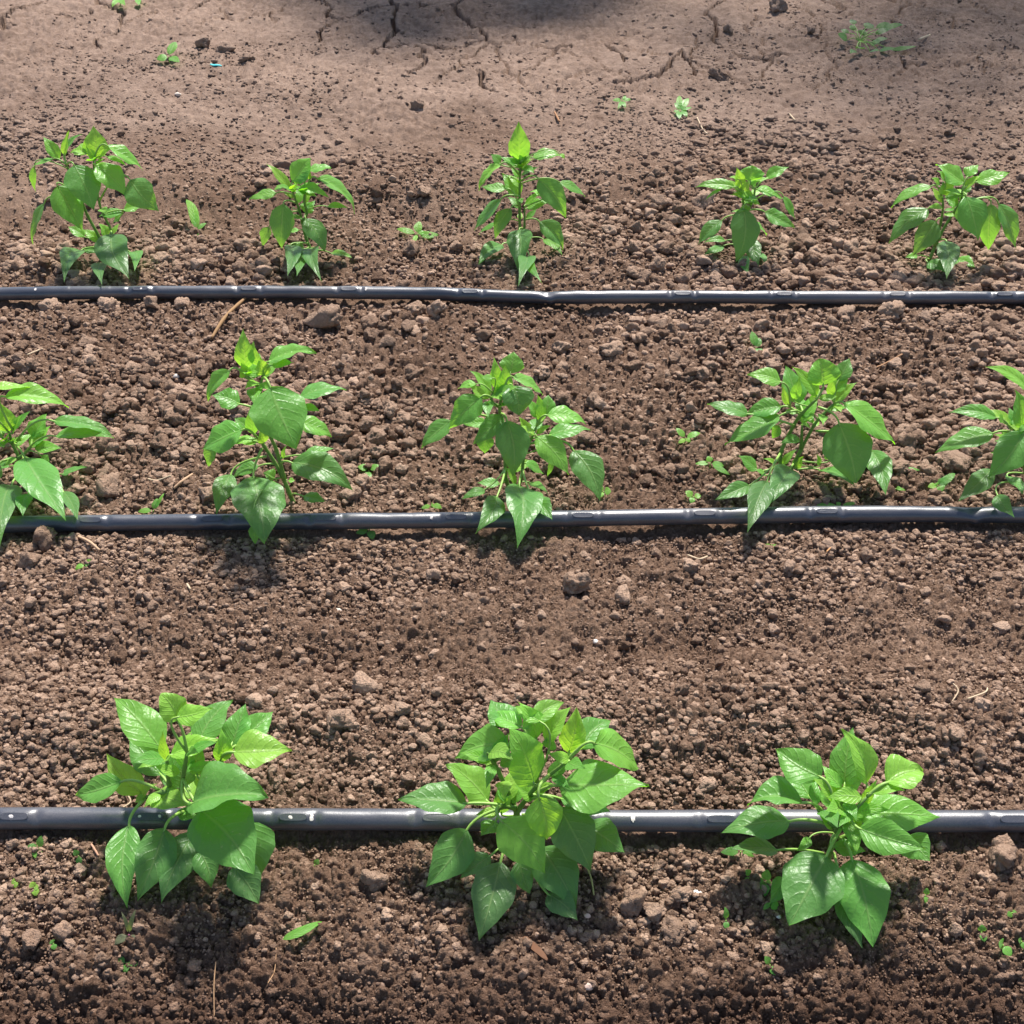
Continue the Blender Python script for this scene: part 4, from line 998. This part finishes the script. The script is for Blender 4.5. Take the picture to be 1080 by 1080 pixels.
HAND = [  # x, y, width in photo pixels, tint, label
 (605, 623, 28, .55, "largest egg shaped clod on the bare strip between the middle and near tubes"),
 (658, 614, 14, .65, "smaller round clod touching a pale one, right of the egg shaped clod"), (656, 631, 17, .95, "pale angular clod right of the egg shaped clod"),
 (727, 602, 18, .9, "flat pale clod beside a straw on the strip in front of the middle tube"), (737, 613, 12, .5, "small dark clod below the flat pale one on the bare strip"), (832, 601, 14, .8, "round grey clod beside a pale fleck in front of the middle tube at right"),
 (646, 375, 23, .75, "large round clod right of the forked plant's top, near the far tube"), (343, 343, 34, .5, "largest rough clod just in front of the far tube, above the tall plant"),
 (48, 574, 24, .3, "largest dark clod in front of the middle tube at far left"), (35, 582, 16, .3, "middle one of three dark clods in front of the middle tube at far left"), (34, 597, 20, .32, "lowest of three dark clods in front of the middle tube at far left"),
 (1004, 492, 29, .5, "big brown clod left of the plant at the right edge, behind the middle tube"), (1024, 482, 26, .55, "big clod half hidden by the leaves of the plant at the right edge"),
 (998, 420, 15, .7, "round clod above the pale leaf of the right edge plant"), (959, 425, 14, .6, "grey round clod right of the V stemmed plant"), (932, 407, 16, .55, "brown clod at upper right of the V stemmed plant"),
 (363, 462, 20, .65, "clod at the right side of the tall middle row plant, left of a larger one"), (397, 465, 23, .5, "larger clod at the right of the tall middle row plant"), (115, 522, 26, .5, "big clod behind the middle tube, right of the left edge plant"), (122, 418, 16, .45, "round clod above the left edge plant's outer leaves"),
 (520, 490, 15, .6, "round clod left of the forked plant's stems"), (627, 428, 18, .55, "round clod upper right of the forked plant"), (631, 447, 14, .7, "reddish clod right of the forked plant's upper leaves"), (458, 526, 12, .85, "pale clod behind the middle tube, left of the forked plant"), (682, 508, 17, .25, "dark grey clod right of the forked plant near the middle tube"),
 (35, 994, 25, .6, "big angular clod near the lower left corner"), (68, 983, 21, .7, "round clod right of the big angular one near the lower left corner"), (206, 1022, 13, .8, "single rounded clod on dark soil below the front row's left plant"), (86, 922, 14, .75, "rounded clod left of the front row's left plant"),
 (408, 967, 14, .95, "smooth reddish pebble-like clod left of the front row's centre plant"), (668, 957, 25, .55, "rough clod right of the front row's centre plant, left of two"), (691, 964, 22, .6, "rough clod right of the front row's centre plant, right of two"), (719, 948, 18, .6, "clod halfway between the centre and right front plants"), (710, 982, 26, .4, "biggest broken clod between the centre and right front plants"),
 (385, 727, 24, 1.0, "pale flat topped clod between left and centre front plants above the near tube"), (425, 752, 18, .75, "clod at the upper left of the front row's centre plant"), (395, 932, 24, .55, "broad brown clod left of the front row's centre plant in front of the near tube"), (360, 765, 30, .6, "broad rough clod above the near tube between left and centre front plants"),
 (746, 832, 17, .9, "pale clod just above the near tube left of the right front plant"), (1034, 747, 16, .85, "pale clod on the strip near the right edge"), (1031, 802, 18, .4, "dark clod above the near tube near the right edge"), (1005, 781, 18, .6, "rounded clod upper right of the front row's right plant"), (1052, 890, 24, .5, "clod just in front of the near tube at the right edge"), (1053, 911, 30, .45, "largest dark clod in front of the near tube at the right edge"), (1008, 980, 15, .75, "round clod right of the front row's right plant on dark soil"),
 (435, 398, 18, .55, "clod above left of the forked plant"), (592, 370, 19, .75, "clod at the upper right of the forked plant, near the far tube"), (408, 364, 15, .4, "dark clod in front of the far tube left of the forked plant"),
 (118, 322, 20, .8, "rounded clod just in front of the far tube at left, under the tallest plant"), (55, 324, 17, .8, "rounded clod just in front of the far tube at far left"), (193, 322, 19, .8, "rounded clod just in front of the far tube, left of the brown stick"), (160, 325, 15, .7, "smaller clod just in front of the far tube between two rounded clods"),
 (438, 332, 19, .6, "round clod in front of the far tube left of its kink"), (461, 332, 19, .85, "pale round clod nearest the kink in front of the far tube"), (434, 268, 19, .45, "tall grey clod under the pale seedling behind the far tube"),
 (671, 295, 18, .6, "clod behind the far tube, left of the squat plant"), (693, 286, 16, .7, "clod behind the far tube nearest the squat plant on its left"), (447, 207, 17, .6, "clod above the pale seedling of the back row"), (441, 115, 14, .55, "flat clod on packed soil above the second back row plant"),
 (1062, 290, 23, .45, "large dark clod behind the far tube at the right end"), (892, 333, 23, .6, "slab like clod in front of the far tube between squat and leaning plants"), (939, 331, 23, .8, "pale clod in front of the far tube under the leaning plant"), (742, 216, 23, .75, "broad clod left of the squat plant"), (738, 196, 18, .7, "clod at the upper left of the squat plant"), (876, 159, 17, .5, "dark flat clod on packed soil between the two right back row plants"), (756, 299, 18, .65, "clod behind the far tube in front of the squat plant"), (1040, 291, 15, .6, "clod behind the far tube right of the leaning plant"),
 (238, 55, 19, .8, "largest clod of the crumb heap near the upper left corner"), (215, 50, 14, .5, "clod at the left of the crumb heap near the upper left corner"), (260, 65, 15, .55, "clod at the right of the crumb heap near the upper left corner"), (820, 12, 19, .4, "grey clod near the top edge left of the dark weed patch"), (757, 83, 19, .3, "dark clod sitting in a small hollow above the squat plant"), (767, 35, 12, .5, "small clod at the far cracks right of centre"), (855, 35, 10, .6, "small clod just left of the dark weed patch"),
]
hand = []
for (u, v, wpx, tint, lab) in HAND:
    g = on_ground(u, v); mpp = (at_y(u + 1, v, g.y) - at_y(u, v, g.y)).length
    gy = g.y
    for q in range(3):
        off = gy - float(tube_y(q, g.x)); need = 0.012 + 0.62 * wpx * mpp
        if -need < off < 0: gy = float(tube_y(q, g.x)) - need
        elif 0 <= off < need: gy = float(tube_y(q, g.x)) + need
    hand.append((g.x, gy, wpx * mpp, tint, lab))
# clear crumbs that would sit inside a placed clod
ok = np.ones(len(S), bool)
for (x, y, d, t_, l_) in hand:
    ok &= np.hypot(S[:, 0] - x, S[:, 1] - y) > 0.30 * d
S = S[ok]
depthS = S[:, 1] * CP + CAM_H * SP
app = S[:, 2] / depthS * FPX
inside = np.abs(S[:, 0] / depthS * FPX) < 535
inside &= (S[:, 1] > 0.54) & (S[:, 1] < 3.7)
order = np.argsort(-np.where(inside, app, 0))
N_IND = 300 - len(hand)
ind, rest = order[:N_IND], order[N_IND:]

big_meshes = []
for i, v in enumerate(BIG):
    me = bpy.data.meshes.new("soil_clod")
    me.from_pydata([tuple(p) for p in v], [], [tuple(int(q) for q in f) for f in F3]); me.polygons.foreach_set("use_smooth", np.ones(len(F3), bool))
    me.materials.append(M_CLOD); big_meshes.append(me)
SPOTS = [(100, 225, "tallest plant of the back row"), (325, 235, "pale topped plant of the back row"), (550, 220, "slim plant of the back row"), (787, 235, "squat plant of the back row"), (1005, 240, "leaning plant of the back row"),
         (25, 470, "left edge plant of the middle row"), (285, 460, "tall plant of the middle row"), (545, 460, "forked plant of the middle row"), (840, 460, "V stemmed plant of the middle row"), (1060, 470, "right edge plant of the middle row"),
         (195, 870, "left plant of the front row"), (550, 870, "centre plant of the front row"), (875, 880, "right plant of the front row"),
         (150, 650, "left third of the bare strip"), (540, 660, "middle of the bare strip"), (930, 650, "right third of the bare strip"),
         (200, 50, "far crumb heap at the upper left"), (450, 40, "cracked crust at the top"), (850, 60, "dark weed patch at the top right")]
def project(x, y, z):
    d = Vector((x, y, z - CAM_H)); zc = d.y * CP - d.z * SP; yc = d.y * SP + d.z * CP
    return HALF + FPX * d.x / zc, HALF - FPX * yc / zc
def put_clod(x, y, d, tint, label, seed, group, flat=None):
    rs = random.Random(seed)
    z = float(ground_low(np.array([x]), np.array([y]))[0])
    fz = float(ground_full(np.array([x]), np.array([y]))[0])
    o = bpy.data.objects.new("soil_clod", big_meshes[seed % len(big_meshes)])
    sx, sy, sz = d * 0.5 * rs.uniform(.92, 1.1), d * 0.5 * rs.uniform(.75, 1.05), d * 0.5 * rs.uniform(.62, .9)
    o.scale = (sx, sy, sz)
    o.location = (x, y, 0.5 * (z + fz) + sz * rs.uniform(0.5, 0.75))
    o.rotation_euler = (rs.uniform(-.4, .4), rs.uniform(-.4, .4), rs.uniform(0, 6.28))
    o.color = (1, 1, 1, tint)
    col.objects.link(o)
    tag(o, label, "soil clod", group)
for i, (x, y, d, t_, l_) in enumerate(hand): put_clod(x, y, d * (1.08 if y < 2.6 else 1.0), min(1.1, t_ + 0.15), l_, 700 + i, "soil clods")
for q, i in enumerate(ind):
    x, y, d = S[i]
    u, v = project(x, y, 0)
    feat = min(SPOTS, key=lambda s: ((s[0] - u)) ** 2 + ((s[1] - v) * 1.3) ** 2)[2]
    side = "left" if u < min(SPOTS, key=lambda s: ((s[0] - u)) ** 2 + ((s[1] - v) * 1.3) ** 2)[0] else "right"
    put_clod(x, y, d, random.uniform(.3, .85), "small brown clod on the %s of the %s" % (side, feat), 900 + q, "soil clods")

Rm = S[rest]
def merge(A, templ, faces, squash):
    n = len(A)
    nv = len(templ[0]); nf = len(faces)
    T = np.stack(templ)[rng.integers(0, len(templ), n)]
    a = rng.uniform(0, 2 * np.pi, n); b = rng.normal(0, 0.7, n)
    ca, sa, cb, sb = np.cos(a), np.sin(a), np.cos(b), np.sin(b)
    x, y, z = T[:, :, 0], T[:, :, 1], T[:, :, 2]
    x, z = x * cb[:, None] + z * sb[:, None], -x * sb[:, None] + z * cb[:, None]
    x, y = x * ca[:, None] - y * sa[:, None], x * sa[:, None] + y * ca[:, None]
    r = A[:, 2] * 0.5
    sx = r * rng.uniform(.85, 1.15, n); sy = r * rng.uniform(.8, 1.1, n); sz = r * rng.uniform(squash[0], squash[1], n) * np.where(A[:, 1] > 2.5, 0.75, 1.0)
    zf = ground_full(A[:, 0], A[:, 1])
    zl = ground_low(A[:, 0], A[:, 1])
    zc = zf * 0.75 + zl * 0.25 + sz * (rng.uniform(0.0, 0.65, n) + np.where((A[:, 1] > 1.25) & (A[:, 1] < 2.3), 0.15, -0.05))
    VV = np.stack([x * sx[:, None] + A[:, 0][:, None], y * sy[:, None] + A[:, 1][:, None], z * sz[:, None] + zc[:, None]], 2).reshape(-1, 3)
    FF = (faces[None] + (np.arange(n) * nv)[:, None, None]).reshape(-1, 3)
    tint = np.repeat(np.clip(rng.normal(0.60, 0.32, n), 0, 1.35), nv)
    return VV, FF, tint
depR = Rm[:, 1] * CP + CAM_H * SP
apr = Rm[:, 2] / depR * FPX
mL = apr > 9.0
mA = (apr > 4.6) & ~mL
Va, Fa, Ta = merge(Rm[mA], MED, F1_, (.65, .95))
Vb, Fb, Tb = merge(Rm[~mA & ~mL], SML, F0_, (.6, .95))
Vc, Fc, Tc = merge(Rm[mL], LRG, F2_, (.65, .95))
crumbs = np_mesh("soil_crumbs", np.concatenate([Va, Vb, Vc]), np.concatenate([Fa, Fb + len(Va), Fc + len(Va) + len(Vb)]), M_CRUMB)
at = crumbs.data.attributes.new("tint", 'FLOAT', 'POINT')
at.data.foreach_set("value", np.concatenate([Ta, Tb, Tc]).astype(np.float32))
tag(crumbs, "fine loose brown soil crumbs covering the ground", "soil crumbs", None, 'stuff')
print("crumbs", len(Rm), "med", int(mA.sum()))

# pale stones
def stone(u, v, wpx, label, seed, c):
    g = on_ground(u, v); mpp = (at_y(u + 1, v, g.y) - at_y(u, v, g.y)).length
    vv = lumpy(V2_, seed, 0.2, 0.04, 5) * (wpx * mpp * 0.5) * np.array([1, .8, .7])
    z = float(ground_full(np.array([g.x]), np.array([g.y]))[0])
    o = mesh_obj("pebble", [tuple(p) for p in vv], [tuple(int(q) for q in f) for f in F2_], M_STONE, None, (g.x, g.y, z + wpx * mpp * 0.15))
    o.color = c; tag(o, label, "pebble", "pale pebbles on the soil")
stone(357, 642, 8, "whitish pebble on the bare strip between left and centre plants", 301, (1.1, 1.05, 1, 1))
stone(845, 597, 9, "chalk white fleck of stone in front of the middle tube at right", 302, (1.2, 1.2, 1.2, 1))
stone(821, 968, 6, "tiny white pebble left of the right front plant's hanging leaves", 303, (1.2, 1.2, 1.2, 1))
stone(736, 942, 11, "white broken pebble between centre and right front plants", 304, (1.1, 1.1, 1.1, 1))
stone(619, 970, 7, "pinkish pebble below the centre front plant's right side", 305, (.95, .75, .68, 1))
stone(187, 401, 8, "pale grey pebble on cloddy soil left of the tall middle plant", 306, (1, 1, 1, 1))
stone(188, 101, 7, "white pebble on the packed soil below the crumb heap", 307, (1.1, 1.05, 1, 1))
stone(620, 1042, 11, "pink grey pebble on dark soil at the bottom right of centre", 308, (.9, .72, .66, 1))
stone(397, 446, 10, "pale broken stone right of the tall middle plant's upper leaves", 309, (.95, .8, .7, 1))
stone(628, 679, 7, "small white stone beside a clod on the bare strip, right of centre", 310, (1.1, 1.1, 1.1, 1))

# ------------------------------------------------------------------ young trees beyond the far edge (their shade falls on the crust)
def young_tree(x, y, h, rad, n, seed, label):
    rs = np.random.default_rng(seed)
    base = Vector((x, y, gl(x, y)))
    root = empty("young_tree", base); tag(root, label, "tree", "young trees beyond the plot")
    V_, F_ = [], []
    rr = random.Random(seed)
    for k in range(9):
        a = rr.uniform(0, 6.28); e = rr.uniform(.3, .95)
        p = [Vector((0, 0, -.02)), Vector((math.cos(a) * rad * .25, math.sin(a) * rad * .25, h * .55)), Vector((math.cos(a) * rad * e, math.sin(a) * rad * e, h * rr.uniform(.6, 1.0)))]
        v_, f_ = tube_geo(smooth_path(p, 5), list(np.linspace(.022, .003, 11)), 6)
        o_ = len(V_); V_ += v_; F_ += [tuple(i + o_ for i in f) for f in f_]
    mesh_obj("trunk", V_, F_, M_BARK, root)
    # leaves gathered in clumps
    cl = rs.normal(0, 1, (34, 3)); cl /= np.linalg.norm(cl, axis=1)[:, None]; cl *= (rs.uniform(.25, 1, 34) ** .5)[:, None]
    cen = cl[rs.integers(0, 34, n)] + rs.normal(0, .16, (n, 3))
    cen = cen * np.array([rad, rad, h * .24]) + np.array([0, 0, h * .76])
    d = rs.normal(0, 1, (n, 3)); d[:, 2] -= .3; d /= np.linalg.norm(d, axis=1)[:, None]
    s = np.cross(d, rs.normal(0, 1, (n, 3))); s /= np.linalg.norm(s, axis=1)[:, None]
    L = rs.uniform(.07, .11, n)[:, None]; W = L * .22
    P0 = cen - d * L / 2; Pm = cen - d * L * .05; P1 = cen + d * L / 2
    VV = np.stack([P0, Pm + s * W, P1, Pm - s * W], 1).reshape(-1, 3)
    FF = np.arange(n * 4).reshape(n, 4)
    o = np_mesh("crown", VV, FF, M_LEAF, False); o.parent = root; o.color = (.05, .17, .03, 1)
young_tree(0.27, 5.58, 3.2, 0.54, 3200, 3, "dense young tree beyond the far edge, shading the cracked crust")
young_tree(1.95, 5.45, 3.4, 1.25, 3600, 4, "thin young tree beyond the far edge at right, casting light shade")

for o in list(scene.objects):
    if o.parent is None and 'label' in o and not 4 <= len(o['label'].split()) <= 16: print("LABEL", len(o['label'].split()), o['label'])
